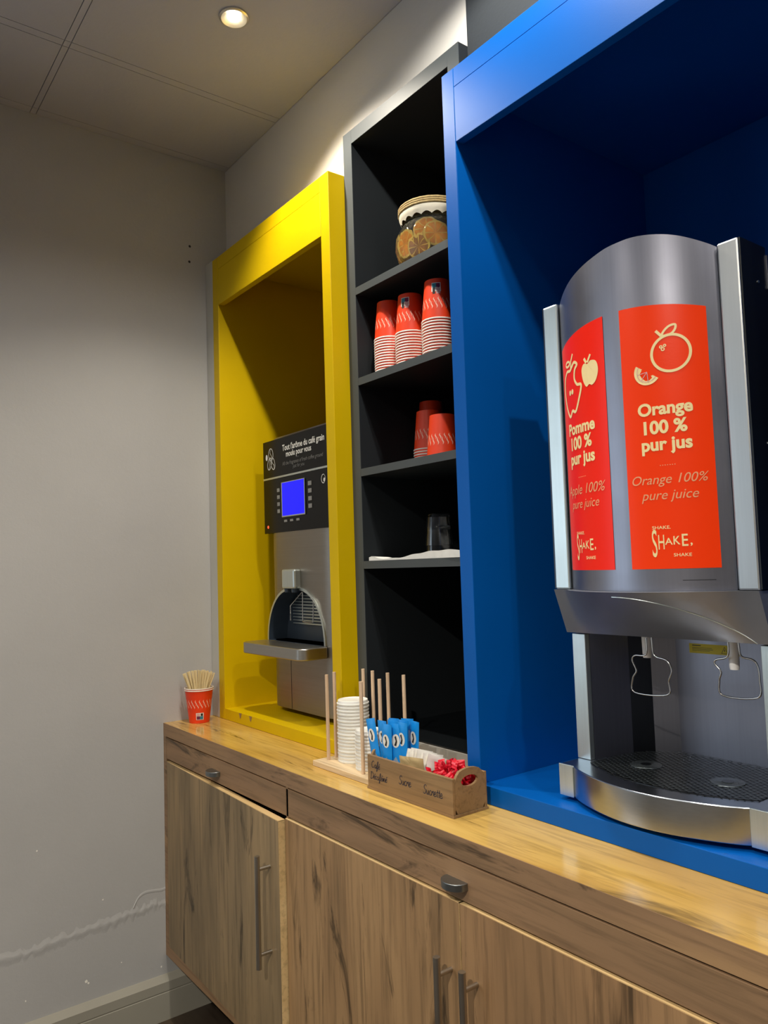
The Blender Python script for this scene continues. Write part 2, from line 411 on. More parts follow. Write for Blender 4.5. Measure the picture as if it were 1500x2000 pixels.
# front strip of the worktop (same laminate, without the lamp light in its colour)
cab_labels = ['oak cabinet against the left wall with one slightly open door and a small knob drawer',
              'oak cabinet with two doors meeting under the half-round drawer knob',
              'oak cabinet continuing to the right of the two-door cabinet']
def door(parent, xa, xb, ztop, zbot, y, mats, hx, ajar=0.0, hinge='l', sign=1):
    th = .018; mbd = MB(); mbd.box(xa, xb, y, y + th - .0012, zbot, ztop)
    piv = Vector((xa if hinge == 'l' else xb, y + th, 0)); rot = Matrix.Rotation(-ajar, 3, 'Z') if hinge == 'l' else Matrix.Rotation(ajar, 3, 'Z')
    def rt(mbx): mbx.v = [tuple(piv + rot @ (Vector(v) - piv)) for v in mbx.v]; return mbx
    # body with pale edge band on top and on the free side
    m2 = MB(); m2.box(xa, xb - .0012, y, y + th, zbot, ztop - .0012)
    m2.mat(1).box(xa, xb, y + .0004, y + th, ztop - .0012, ztop).box(xb - .0012, xb, y + .0004, y + th, zbot, ztop)
    d = obj('door', rt(m2), [mats, 'edge_band'], parent)
    hz1, hz0 = -.1925 + .0, -.4400
    hb = MB().tube([(hx, y - .032, hz0), (hx, y - .032, hz1)], .0062, 16)
    for z in (hz1 - .03, hz0 + .03): hb.tube([(hx, y - .030, z), (hx, y + .001, z)], .0042, 12)
    obj('handle', rt(hb), 'handle_steel', d, smooth=40, label='brushed steel bar handle')
def knob(parent, kx, kz, y):
    # half-disc pull
    pl = [(kx + .0262 * math.cos(math.radians(a)), y - .004 - .023 * math.sin(math.radians(a))) for a in range(0, 181, 12)]
    pl = [(kx + .0262, y + .001)] + pl + [(kx - .0262, y + .001)]
    mbk = MB().prism(pl[::-1], 'z', kz - .006, kz + .006)
    obj('knob', mbk, 'knob_steel', parent, bevel=.0008, smooth=30, label='half-round steel knob')
CD = .34
for i in range(3):
    xa, xb = UX[i], UX[i + 1]
    t = thing('base_cabinet', cab_labels[i], 'cabinet', ((xa + xb) / 2, .05, -.6805), 'oak base cabinets')
    mb = MB()
    la = .0225 if i == 0 else .009
    e = .0006
    mb.box(xa + e, xa + la, YC, CD, -.6805, -.0380).box(xb - .009, xb - e, YC + .012, CD, -.66, -.0380)
    mb.box(xa + la, xb - .009, YC + .0, CD, -.6805, -.6495).box(xa + la, xb - .009, CD - .02, CD, -.6495, -.038)
    mb.box(xa + la, xb - .009, YC + .05, CD - .02, -.118, -.112)
    obj('carcass', mb, 'oak_front_h', t)
    dl, dr_ = xa + (.0235 if i == 0 else .0012), xb - .0012
    mb = MB().box(dl, dr_, YC, YC + .018, -.1025, -.0410)
    dr = obj('drawer', mb, 'oak_front_h', t, bevel=.0006)
    kx = .372 if i == 0 else (xa + xb) / 2 - .008
    knob(dr, kx, -.0765, YC)
    if i == 0:
        door(t, xa + .0245, xb - .002, -.1105, -.6485, YC, 'oak_front_a', .7443 - .048, ajar=math.radians(1.6))
    else:
        mid = (xa + xb) / 2
        door(t, xa + .0012, mid - .001, -.1065, -.6485, YC - .004, ('oak_front_b', 'oak_front_c')[i - 1], mid - .026)
        # right leaf: handle on its left side
        door(t, mid + .001, xb - .0012, -.1065, -.6485, YC - .004, ('oak_front_c', 'oak_front_b')[i - 1], mid + .036, hinge='l')

# ================================================================ THE THREE NICHE UNITS
def niche(name, label, cat, xl, xr, zt, fz, bt, yf, mat, depth, side=.0396):
    t = thing(name, label, cat, ((xl + xr) / 2, yf, 0), 'framed niche units')
    e = .0004
    obj('side_panel', MB().box(xl + e, xl + side, yf, depth, e, zt), mat, t, bevel=.0012)
    obj('side_panel', MB().box(xr - side, xr - e, yf, depth, e, zt), mat, t, bevel=.0012)
    obj('top_panel', MB().box(xl + side + e, xr - side - e, yf + .0006, depth, zt - .04, zt), mat, t, bevel=.0008)
    obj('fascia', MB().box(xl + side + .0008, xr - side - .0008, yf, yf + .019, fz, zt - .0412), mat, t, bevel=.0008)
    obj('base_panel', MB().box(xl + side + e, xr - side - e, yf, depth, e, bt), mat, t, bevel=.001)
    obj('back_panel', MB().box(xl + side + e, xr - side - e, depth - .012, depth, bt + e, zt - .041), mat, t)
    return t
yel = niche('yellow_niche', 'tall yellow lacquered niche housing the coffee machine, in the corner', 'niche', .0529, .744, 1.4593, 1.3026, .0334, -.077, 'yellow_lacquer', .58)
# two little chips in the front edge of the yellow base
for cx_ in (.196, .262):
    mb = MB(); blob(mb, [(cx_ - .009, .0318), (cx_ + .009, .0325), (cx_ + .002, .016), (cx_ - .002, .018)], lambda a, b: (a, -.0776, b))
    obj('chip_mark', mb, 'caddy_wood', yel)
blu = niche('blue_niche', 'large blue lacquered niche housing the juice dispenser', 'niche', DXR, BXR, 1.465, 1.3086, .0344, -.0799, 'blue_lacquer', .58, .036)
# black open shelving between them
YD = -.0275
t = thing('shelving_unit', 'tall charcoal open shelf unit between the yellow and blue niches', 'shelf unit', ((DXL + DXR) / 2, YD, 0))
e = .0004; si = .036; DD = .44
def lit_edged(xa, xb, za, zb): return MB().box(xa, xb, YD + .0012, DD - .013, za, zb).mat(1).box(xa, xb, YD, YD + .0012, za, zb)  # shaded board with a lighter strip painting the light on its front
CE = ['charcoal_shaded', 'charcoal_lit_edge']
obj('side_panel', lit_edged(DXL + e, DXL + si, e, 1.5641), CE, t)
obj('side_panel', lit_edged(DXR - si, DXR - e, e, 1.5641), CE, t)
obj('top_panel', lit_edged(DXL + si + e, DXR - si - e, 1.5285, 1.5641), CE, t)
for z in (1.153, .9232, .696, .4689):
    obj('shelf', lit_edged(DXL + si + e, DXR - si - e, z - .0185, z), CE, t)
obj('back_panel', MB().box(DXL + si + e, DXR - si - e, DD - .012, DD, .001, 1.528), 'charcoal_deep_shade', t)
obj('plinth', MB().box(DXL + si + e, DXR - si - e, YD + .001, DD - .013, e, .0645), 'light_grey_board', t, bevel=.001, label='pale grey plinth board')
tag(obj('rubber_mat', MB().box(DXL + si + .004, DXR - si - .004, YD + .0015, DD - .02, .0650, .0680), 'black_mat', bevel=.001), 'flat black mat lying on the bottom board of the black shelves', 'mat')
tag(obj('filler_panel', MB().box(.0015, .0522, -.0765, -.0006, .0006, 1.4615), 'filler_white', bevel=.001), 'narrow off-white filler strip between the left wall and the yellow niche', 'panel')

# ================================================================ COFFEE MACHINE
cx0, cx1 = .190, .585
yp = .015; yb = .060
cm = thing('coffee_machine', 'steel coffee machine with black display panel and blue screen in the yellow niche', 'coffee machine', (.385, .2, .0334))
def rrect(x0, x1, y0, y1, r, n=6):
    P = []
    for (cx, cy, a) in ((x0 + r, y0 + r, 180), (x1 - r, y0 + r, 270)):
        P += [(cx + r * math.cos(math.radians(a + 90 * i / n)), cy + r * math.sin(math.radians(a + 90 * i / n))) for i in range(n + 1)]
    return P + [(x1, y1), (x0, y1)]
AX, AZ0, AZ1, AW = .372, .243, .398, .158
def arch_pts(sc=1.0, n=24):
    # pointed-round arch, left foot to right foot
    P = []
    for i in range(n + 1):
        a = math.pi * (1 - i / n); c_, s_ = math.cos(a), math.sin(a)
        P.append((AX + AW * sc * math.copysign(abs(c_) ** 0.82, c_), AZ0 + (AZ1 - AZ0) * sc * s_ ** 1.0))
    return P
yf_ = .0165; bz0, bz1 = .050, .5651
def boolean_cut(o, cut):
    me = D.meshes.new('cut'); me.from_pydata([tuple(Vector(v) - origin(o)) for v in cut.v], [], cut.f); me.update()
    c = D.objects.new('cut', me); COL.objects.link(c); c.location = origin(o) + Vector((0, 0, ZO))
    md = o.modifiers.new('cut', 'BOOLEAN'); md.operation = 'DIFFERENCE'; md.object = c; md.solver = 'EXACT'
    bpy.context.view_layer.update(); dg = bpy.context.evaluated_depsgraph_get()
    new = D.meshes.new_from_object(o.evaluated_get(dg)); o.modifiers.clear(); old = o.data; o.data = new; D.meshes.remove(old); D.objects.remove(c); new.name = o.name
P = rrect(.192, .602, yf_, .50, .082, 12)
body = obj('body', MB().prism(P[::-1], 'z', bz0, bz1), 'steel_coffee', cm, smooth=30)
A = arch_pts()
ybk = .078
boolean_cut(body, MB().prism([(a, b) for a, b in A] , 'y', -.1, ybk))
obj('door_seam', MB().box(.3400, .3412, yf_ - .0006, yf_ + .002, bz0, .205), 'black_plastic', cm)
mb = MB(); Ao = arch_pts(1.03); Ai = arch_pts(0.985)
def ringv(P, y): return [(p[0], y, p[1]) for p in P]
yh = .0125; q = 25
mb._add(ringv(Ao, ybk - .004) + ringv(Ao, yh) + ringv(Ai, yh), [(k * q + i, k * q + i + 1, (k + 1) * q + i + 1, (k + 1) * q + i) for k in range(2) for i in range(24)])
obj('arch_rim', mb, 'steel_edge', cm, smooth=50)
mb = MB(); mb._add(ringv(Ai, yh) + ringv(Ai, ybk - .001), [(i, i + 1, q + i + 1, q + i) for i in range(24)])
mb._add(ringv(Ai, ybk - .001), [tuple(range(25))]); mb.box(Ai[0][0], Ai[-1][0], yh, ybk - .001, AZ0 - .0005, AZ0)
obj('serving_bay', mb, 'cavity_blue', cm, smooth=50)
mb = MB()
for k in range(10):
    zz = .290 + k * .0092; hw = AW * .93 * max(.0, 1 - ((zz - AZ0) / (AZ1 - AZ0)) ** 2) ** .5
    mb.box(max(.262, AX - hw), AX + hw, ybk - .006, ybk - .002, zz, zz + .0035)
obj('vent_slats', mb, 'steel_edge', cm)
yw = .058
mb = MB().tube([(.272, yw, .300), (.272, yw, .345), (.345, yw, .387)], .0020, 8)
mb.tube(smooth_pts([(.346, yw, .386), (.344, yw, .31), (.349, yw, .299), (.395, yw, .299), (.401, yw, .308), (.405, yw, .368)], 5), .0020, 8)
obj('cup_guide_wire', mb, 'wire', cm, smooth=60)
obj('spout', MB().box(.333, .406, -.006, yf_ + .002, .398, .455), 'steel_edge', cm, bevel=.006)
for nx in (.350, .390): obj('spout_nozzle', MB().lathe([(.0, -.006), (.008, -.006), (.009, .004)], 14, (nx, .004, .394)), 'cavity_blue', cm, smooth=50)
# shelf tray for the cup
P = rrect(.190, .540, -.070, yf_ - .0006, .028)
obj('cup_tray', MB().prism(P[::-1], 'z', .210, .242), 'steel_h', cm, bevel=.003, smooth=40)
# head with two black panels
hx0, hx1 = .200, .575
obj('head', MB().box(hx0, hx1, yp + .004, .46, .5655, .8470), 'black_plastic', cm, bevel=.001)
obj('lid', MB().prism([(yp + .012, .8475), (yp + .03, .862), (.42, .870), (.42, .8475)], 'x', hx0 + .03, hx1 - .004), 'steel_grey', cm)
bp = obj('banner_panel', MB().box(hx0, hx1, yp, yp + .0036, .7345, .848), 'panel_black', cm, bevel=.0008)
obj('panel_strip', MB().box(hx0, hx1, yp - .0006, yp + .003, .7288, .7342), 'steel_edge', cm)
cp = obj('control_panel', MB().box(hx0, hx1, yp, yp + .0036, .5650, .7284), 'panel_black', cm, bevel=.0008)
fnp = lambda a, b: (a, yp - .0007, b)
mb = MB(); put_text(mb, "Tout l'arôme du café grain", .437, .8130, .232, fnp, bold=.022, hscale=1.15)
put_text(mb, "moulu pour vous", .413, .7925, .142, fnp, bold=.022, hscale=1.15); obj('slogan', mb, 'print_white', bp)
mb = MB(); put_text(mb, "All the fragrance of fresh coffee ground", .432, .7665, .225, fnp, shear=.2, hscale=1.1); put_text(mb, "just for you", .413, .7530, .065, fnp, shear=.2, hscale=1.1)
ribbon(mb, [(.40, .7795), (.417, .7795)], .0007, fnp); obj('translation_line', mb, 'print_grey', bp)
mb = MB()
def bean(cx, cz, rx, rz, rot):
    c_, s_ = math.cos(rot), math.sin(rot)
    tr = lambda p: (cx + p[0] * c_ - p[1] * s_, cz + p[0] * s_ + p[1] * c_)
    ribbon(mb, [tr(p) for p in arc2(0, 0, rx, rz, 0, 345, 22)], .0022, fnp, True)
    ribbon(mb, [tr(p) for p in ((0, -rz), (rx * .35, -rz * .4), (-rx * .3, rz * .35), (0, rz))], .0018, fnp)
bean(.250, .8045, .0135, .019, .1); bean(.2415, .7775, .0115, .019, -.35); bean(.262, .776, .0115, .019, .35)
blob(mb, arc2(.2235, .7985, .0062, .0095, 0, 345, 14), fnp)
obj('coffee_beans_drawing', mb, 'print_white', bp)
# screen, buttons, marks
obj('screen_frame', MB().box(.3145, .4470, yp - .004, yp - .0002, .6085, .7125), 'steel_edge', cp, bevel=.001)
obj('screen', MB().box(.3205, .4440, yp - .0046, yp - .0042, .6125, .7100), 'lcd_blue', cp)
for zz in (.692, .671, .650, .629): obj('button', MB().box(.286, .299, yp - .0022, yp - .0003, zz - .0055, zz + .0055), 'button_grey', cp)
for zz in (.695, .674, .652, .631): obj('button', MB().box(.464, .4815, yp - .0022, yp - .0003, zz - .006, zz + .006), 'button_grey', cp)
for xx in (.333, .368, .404): obj('button', MB().box(xx - .008, xx + .008, yp - .0022, yp - .0003, .594, .6005), 'button_grey', cp)
obj('indicator_light', MB().lathe([(0, 0), (.0045, 0), (.0045, .002)], 12, (0, 0, 0)), 'led_red', cp); 
io = cp.children[-1] if cp.children else None
for ch in cp.children:
    if ch.name.startswith('indicator'):
        ch.data.clear_geometry(); k = MB(); blob(k, arc2(.2245 - .385, .5845 - .0334, .0048, .0048, 0, 345, 14), lambda a, b: (a, yp - .2 - .0008, b))
        ch.data.from_pydata(k.v, [], k.f); ch.data.update()
mb = MB(); ribbon(mb, arc2(.543, .700, .010, .012, 70, 300, 16), .0022, fnp); blob(mb, arc2(.548, .6965, .005, .006, 0, 345, 12), fnp)
ribbon(mb, arc2(.543, .700, .010, .012, 310, 420, 10), .0012, fnp); obj('emblem', mb, 'print_white', cp)
for fx in (.22, .55):
    for fy in (.09, .46): obj('foot', MB().lathe([(0, .0337), (.016, .0337), (.013, .0499), (0, .0499)], 16, (fx, fy, 0)), 'black_plastic', cm)

# ================================================================ JUICE DISPENSER
JX = 1.5695; JH = .188
jd = thing('juice_dispenser', 'large steel juice dispenser with two orange-red posters on its curved front', 'juice dispenser', (JX, .15, .0344))
jl, jr = JX - JH, JX + JH
# base tray with bowed front
def bow(y_flat, y_apex, xa, xb, fl, n=28):
    P = [(xa, y_flat), (xa + fl, y_flat)]
    for i in range(1, n):
        u = i / n; x = xa + fl + (xb - xa - 2 * fl) * u; s_ = math.sin(math.pi * u) ** 0.85
        P.append((x, y_flat + (y_apex - y_flat) * s_))
    return P + [(xb - fl, y_flat), (xb, y_flat)]
pf = bow(-.040, -.090, jl, jr, .030)
mb = MB()
outer = pf + [(jr, .40), (jl, .40)]
mb.prism(outer, 'z', .0430, .0965)
drip = obj('drip_tray', mb, 'steel_tray', jd, smooth=30, bevel=.0015)
obj('tray_end_cap', MB().box(jl - .0006, jl + .030, -.0425, -.0395, .0425, .0970), 'steel_edge', jd, bevel=.0006, label='pale left end plate of the tray')
obj('tray_end_cap', MB().box(jr - .030, jr + .0006, -.0425, -.0395, .0425, .0970), 'steel_edge', jd, bevel=.0006)
obj('foot_rail', MB().box(jl + .02, jr - .02, -.02, .38, .0346, .0428), 'black_plastic', jd)
# drip grille: dark tray plate with a bowed front, fine raised lattice and two round bosses
gp = [(jl + .035, .02)] + [(jl + .035 + (2 * JH - .07) * i / 24, .0 - .048 * math.sin(math.pi * i / 24) ** .8) for i in range(25)] + [(jr - .035, .02), (jr - .046, .11), (jr - .075, .155), (jr - .115, .176), (jl + .115, .176), (jl + .075, .155), (jl + .046, .11)]
obj('drip_grille_base', MB().prism(gp, 'z', .0966, .0972), 'black_plastic', jd)
def inside(x, y):
    c = False; n_ = len(gp)
    for i in range(n_):
        (xa, ya), (xb, yb_) = gp[i], gp[(i + 1) % n_]
        if (ya > y) != (yb_ > y) and x < (xb - xa) * (y - ya) / (yb_ - ya) + xa: c = not c
    return c
mb = MB(); st = .0105
for sgn in (1, -1):
    for k in range(-60, 60):
        c0 = k * st; run = []
        for j in range(0, 241):
            x = jl + (2 * JH) * j / 240; y = sgn * 0.62 * (x - JX) + c0
            ok = inside(x, y)
            if ok: run.append((x, y))
            if (not ok or j == 240) and run:
                if len(run) > 2: ribbon(mb, [run[0], run[-1]], .0025, lambda a, b: (a, b, .0985 + .0002 * sgn))
                run = []
obj('drip_grille', mb, 'grille_dark', jd)
VX = (JX - .073, JX + .075)
for vx in VX:
    obj('grille_boss', MB().lathe([(0, .0997), (.010, .0997), (.011, .0992), (.026, .0992), (.027, .0975)], 24, (vx + .0, .05, 0)), 'grille_dark', jd, smooth=30)
    obj('grille_boss_hole', MB().lathe([(0, .1000), (.009, .1000)], 20, (vx, .05, 0)), 'black_plastic', jd)
# cavity: lower columns, folded back lining
LC = .012
obj('lower_column', MB().box(jl - .002, jl + .027, LC, LC + .045, .0968, .3215), 'steel_edge', jd, bevel=.001)
obj('lower_column', MB().box(jr - .027, jr + .002, LC, LC + .045, .0968, .3215), 'steel_edge', jd, bevel=.001)
lin = [(jl + .0275, LC + .012), (jl + .047, .111), (jl + .068, .149), (jl + .104, .1765), (jr - .104, .1765), (jr - .068, .149), (jr - .047, .111), (jr - .0275, LC + .012)]
mb = MB()
for i in range(len(lin) - 1):
    a, b = lin[i], lin[i + 1]
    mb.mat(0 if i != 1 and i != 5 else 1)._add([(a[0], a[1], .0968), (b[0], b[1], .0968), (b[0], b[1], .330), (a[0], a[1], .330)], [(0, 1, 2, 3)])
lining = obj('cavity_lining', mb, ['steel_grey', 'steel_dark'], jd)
mb = MB()
mb.box(jl + .002, jr - .002, .185, .40, .0968, .330)
mb.prism([(jl, LC + .046), (jl + .025, LC + .046), (jl + .045, .125), (jl + .060, .184), (jl, .184)], 'z', .0968, .330)
mb.prism([(jr - .025, LC + .046), (jr, LC + .046), (jr, .184), (jr - .060, .184), (jr - .045, .125)], 'z', .0968, .330)
obj('lower_housing', mb, 'steel_dark', jd)
fnk = lambda a, b: (a, .1757, b)
ws = obj('warning_sticker', MB().box(JX - .056, JX + .040, .1759, .1764, .2805, .2975), 'warning_yellow', lining)
mb = MB()
tri = [(JX + .006, .283), (JX + .018, .283), (JX + .012, .2945)]
ribbon(mb, tri, .0014, fnk, True); ribbon(mb, [(JX + .012, .2865), (JX + .012, .2905)], .0012, fnk)
for j, (za, xa, xb) in enumerate(((.2945, -.05, -.033), (.2905, -.050, -.012), (.2880, -.050, -.010), (.2855, -.05, -.016), (.288, .025, .037), (.2855, .025, .036))):
    ribbon(mb, [(JX + xa, za), (JX + xb, za)], .0014 if j == 0 else .0007, fnk)
obj('warning_print', mb, 'ink', ws)
# valves and wire levers
def valve(vx, wire, zt):
    obj('valve', MB().lathe([(0, zt), (.0072, zt), (.0078, zt + .004), (.0085, .3245)], 18, (vx, .060, 0)), 'valve_white', jd, smooth=40)
    pts = smooth_pts([(JX + x, y, z) for x, y, z in wire], 6)
    obj('wire_lever', MB().tube(pts, .0016, 8), 'wire', jd, smooth=60)
w1 = [(.512, .2894), (.4891, .286), (.4833, .2767), (.4906, .2595), (.4824, .2454), (.4851, .2218), (.5495, .2246), (.5529, .248), (.5598, .2657), (.5512, .282), (.5281, .2889), (.5247, .3148)]
valve(1.5040, [(.0 + 1 + a - JX, .045, b) for a, b in [(.5135, .318)] + w1 + [(.5243, .3245)]], .282)
w2 = [(.6598, .2969), (.6406, .2906), (.6375, .2839), (.6471, .2718), (.6435, .257), (.6481, .235), (.7041, .2375), (.709, .2635), (.7073, .285), (.6999, .2945), (.6824, .2986), (.6793, .3142)]
valve(1.6620, [(1 + a - JX, .045, b) for a, b in [(.662, .320)] + w2 + [(.6790, .3245)]], .275)
# hood: bowed top edge, straight bottom edge, faces tapering back
zt, zb_ = .4040, .3250
n = 32; vs = []; Tl = []; Bl = []
for i in range(n + 1):
    u = i / n; x = jl + 2 * JH * u
    s_ = 0 if (u < .085 or u > .915) else math.sin(math.pi * (u - .085) / .83) ** 0.8
    Tl.append((x, -.034 - .082 * s_, zt)); Bl.append((x, -.004, zb_))
mid_rows = 10; mb = MB()
def hoodf(u, v):
    t_ = u * n; i = min(int(t_), n - 1); f_ = t_ - i; a = [Tl[i][k] + (Tl[i + 1][k] - Tl[i][k]) * f_ for k in range(3)]
    return (a[0], a[1] + (-.004 - a[1]) * v, zt + (zb_ - zt) * v)
mb.grid(hoodf, n, mid_rows)
mb._add([Tl[i] for i in range(n + 1)] + [(jr, .08, zt), (jl, .08, zt)], [tuple(range(n + 3))])
mb._add([Bl[i] for i in range(n + 1)] + [(jr, .30, zb_), (jl, .30, zb_)], [tuple(range(n + 3))[::-1]])
mb._add([(jl, -.034, zt), (jl, -.004, zb_), (jl, .30, zb_), (jl, .30, zt)], [(0, 1, 2, 3)])
mb._add([(jr, -.034, zt), (jr, -.004, zb_), (jr, .30, zb_), (jr, .30, zt)], [(3, 2, 1, 0)])
hood = obj('hood', mb, 'hood_grey', jd, smooth=28)
# swoosh line where the bowed face dies into the flat face
sw = []
for i in range(25):
    u = .47 + .47 * i / 24; p = hoodf(u, .10 + .90 * (i / 24) ** 2.0); sw.append((p[0], p[1] - .0004, p[2]))
obj('hood_edge', MB().tube(sw, .0009, 6), 'steel_edge', hood, smooth=60)
# door frame columns and curved steel door
obj('upper_column', MB().box(jl, jl + .033, -.030, .045, .4045, .925), 'steel_edge', jd, bevel=.003)
obj('upper_column', MB().box(jr - .033, jr, -.030, .045, .4045, .925), 'steel_v', jd, bevel=.003)
obj('door_side', MB().box(jr + .0002, jr + .0022, -.028, .046, .406, .924), 'black_plastic', jd)
obj('door_side', MB().box(jl - .0022, jl - .0002, -.028, .046, .406, .924), 'black_plastic', jd)
obj('hinge_plate', MB().box(jr + .0004, jr + .004, .0465, .052, .860, .912), 'steel_grey', jd)
for zz in (.865, .62): obj('screw', MB().tube([(jr + .002, .018, zz), (jr + .0034, .018, zz)], .0022, 10), 'steel_edge', jd)
obj('cabinet_housing', MB().box(jl + .012, jr - .012, .0455, .44, .3305, .905), 'steel_dark', jd, bevel=.002)
CX, CR = 1.568, .222; CY = -.084 + CR; ZC0, ZC1 = .4044, .946
def topz(a):          # domed upper edge of the door
    T = ((-45, .916), (-38, .925), (-27, .940), (-16, .951), (0, .963), (10, .965), (20, .961), (31, .948), (41, .929), (45, .920))
    for (a0, z0), (a1, z1) in zip(T, T[1:]):
        if a <= a1: return z0 + (z1 - z0) * (a - a0) / (a1 - a0)
    return T[-1][1]
TZ = smooth_pts([(a, topz(a), 0) for a in range(-43, 44, 6)] + [(43.5, topz(43.5), 0)], 4)
mb = MB(); nn = len(TZ); vs = []
for a, z, _ in TZ:
    x, y = CX + CR * math.sin(math.radians(a)), CY - CR * math.cos(math.radians(a)); vs += [(x, y, ZC0), (x, y, z), (x, .0445, z), (x, .0445, ZC0)]
mb._add(vs, [(4 * i + k, 4 * i + (k + 1) % 4, 4 * i + 4 + (k + 1) % 4, 4 * i + 4 + k) for i in range(nn - 1) for k in range(4)] + [(0, 1, 2, 3), (4 * nn - 4, 4 * nn - 1, 4 * nn - 2, 4 * nn - 3)])
dr = obj('curved_door', mb, 'steel_grey', jd, smooth=30)
def cyl_map(a0, a1, z0, z1, off):
    rr = CR + off
    return lambda a, b: (CX + rr * math.sin(math.radians(a0 + (a1 - a0) * a)), CY - rr * math.cos(math.radians(a0 + (a1 - a0) * a)), z0 + (z1 - z0) * b)
SZ0, SZ1 = .4385, .8385
ASP = None
def poster(name, a0, a1, mat, kind):
    f0 = cyl_map(a0, a1, SZ0, SZ1, .0006); f1 = cyl_map(a0, a1, SZ0, SZ1, .0011); f2 = cyl_map(a0, a1, SZ0, SZ1, .0014)
    def pf_(u, v):
        th = a0 + (a1 - a0) * u; zt_ = .853 - .019 * (th / 38) ** 2
        return f0(u, v * (zt_ - SZ0) / (SZ1 - SZ0))
    po = obj(name, MB().grid(pf_, 24, 4), mat, dr, smooth=60)
    W = CR * math.radians(a1 - a0); H = SZ1 - SZ0; k = W / H      # poster aspect: b = a * k
    T = MB()
    tx = lambda M_, s, a, b, w_, h=1.0, **q_: put_text(M_, s, a, b, w_, f1, hscale=k * h, **q_)
    fr, en = ('Orange', 'Orange 100%') if kind == 'o' else ('Pomme', 'Apple 100%')
    tx(T, fr, .49, .610, .62, bold=.035); tx(T, '100 %', .485, .545, .49, bold=.035); tx(T, 'pur jus', .490, .470, .57, bold=.035)
    obj('french_lettering', T, 'print_cream', po)
    T = MB(); tx(T, en, .495, .338, .86, shear=.28); tx(T, 'pure juice', .49, .276, .64, shear=.28)
    for i in range(7): blob(T, arc2(.41 + i * .027, .396, .006, .006 * k, 0, 330, 8), f1)
    obj('english_lettering', T, 'print_thin', po)
    T = MB()
    tx(T, 'SHAKE.', .38, .158, .21, h=.8, bold=.01); tx(T, 'SHAKE', .60, .052, .195, h=.8, bold=.01)
    tx(T, 'S', .295, .098, .058, h=3.1, bold=.005); tx(T, 'H', .372, .102, .068, h=2.1, bold=.005); tx(T, 'A', .455, .104, .085, h=.9, bold=.01)
    tx(T, 'K', .545, .107, .075, h=1.15, bold=.01); tx(T, 'E', .632, .107, .066, h=1.25, bold=.01); tx(T, ',', .700, .090, .022, bold=.02)
    obj('shake_logo', T, 'print_cream', po)
    T = MB(); K = lambda pts: [(x, .5 + 0 + y) for x, y in pts]
    if kind == 'o':
        c0, c1 = .595, .826
        ribbon(T, [(c0 + .215 * math.cos(t), c1 + .215 * k * math.sin(t)) for t in [i * 2 * math.pi / 48 for i in range(48)]], .030, None or (lambda a, b: f1(a, b)), True) if False else None
        def rib(pts, wd, closed=False):      # ribbon with isotropic width on the poster
            ribbon(T, [(p[0], p[1] / k) for p in pts], wd, lambda a, b: f1(a, b * k), closed)
        C1 = c1 / k
        rib([(c0 + .215 * math.cos(i * 2 * math.pi / 56), c1 + .215 * k * math.sin(i * 2 * math.pi / 56)) for i in range(56)], .032, True)
        rib([(c0 - .155, c1 + .285 * k), (c0 - .095, c1 + .215 * k)], .032)
        leaf = [(-.085, .215), (-.06, .27), (.0, .318), (.065, .325), (.06, .27), (.01, .222)]
        rib([(c0 + x, c1 + y * k) for x, y in [tuple(p)[:2] for p in smooth_pts([(a, b, 0) for a, b in leaf], 5, True)]], .026, True)
        for dx, dy, r_ in ((-.105, .085, .014), (-.062, .095, .013), (-.085, .055, .017)):
            rib([(c0 + dx + r_ * math.cos(t * .6), c1 + (dy + r_ * math.sin(t * .6)) * k) for t in range(11)], .012, True)
        # citrus wedge
        wx, wy = .315, .765; a0_, a1_ = 145, 325
        blob(T, [(wx + .155 * math.cos(math.radians(a0_ + (a1_ - a0_) * i / 30)), wy + .155 * k * math.sin(math.radians(a0_ + (a1_ - a0_) * i / 30))) for i in range(31)], f1)
        obj('orange_drawing', T, 'print_cream', po)
        T = MB()
        rib([(wx + .118 * math.cos(math.radians(a0_ + (a1_ - a0_) * i / 24)), wy + .118 * k * math.sin(math.radians(a0_ + (a1_ - a0_) * i / 24))) for i in range(25)], .007)
        T.v = [tuple(v) for v in T.v]
        for a_ in (190, 232, 275): rib([(wx, wy), (wx + .118 * math.cos(math.radians(a_)), wy + .118 * k * math.sin(math.radians(a_)))], .008)
        for j, v in enumerate(T.v):
            d_ = Vector((v[0] - CX, v[1] - CY, 0)).normalized() * .0003; T.v[j] = (v[0] + d_.x, v[1] + d_.y, v[2])
        obj('wedge_lines', T, 'logo_pink', po)
    else:
        def rib(pts, wd, closed=False): ribbon(T, [(p[0], p[1] / k) for p in pts], wd, lambda a, b: f1(a, b * k), closed)
        ap = [(.36, .862), (.20, .872), (.10, .835), (.09, .77), (.15, .700), (.24, .672), (.32, .688), (.40, .690), (.50, .735), (.545, .795), (.44, .790), (.36, .825), (.39, .862), (.47, .885), (.38, .895)]
        ap = [(.30, .868), (.20, .870), (.11, .835), (.10, .775), (.15, .715), (.25, .668), (.33, .690), (.42, .682), (.52, .735), (.575, .785), (.48, .795), (.42, .825), (.44, .862), (.50, .880), (.43, .895), (.36, .880)]
        rib([tuple(p)[:2] for p in smooth_pts([(a, b, 0) for a, b in ap], 5, True)], .036, True)
        rib([(.33, .875), (.34, .905), (.40, .935)], .030)
        rib([(.24 + .065 * math.cos(i * .45), .902 + .011 * math.sin(i * .45)) for i in range(14)], .030, True)
        for dx in (-.035, .035): blob(T, [(.315 + dx + .030 * math.cos(i * .5), .772 + .012 * math.sin(i * .5)) for i in range(12)], f1)
        ap2 = [(.72, .862), (.78, .872), (.87, .862), (.90, .825), (.86, .785), (.79, .768), (.74, .775), (.68, .768), (.62, .800), (.60, .845), (.65, .868)]
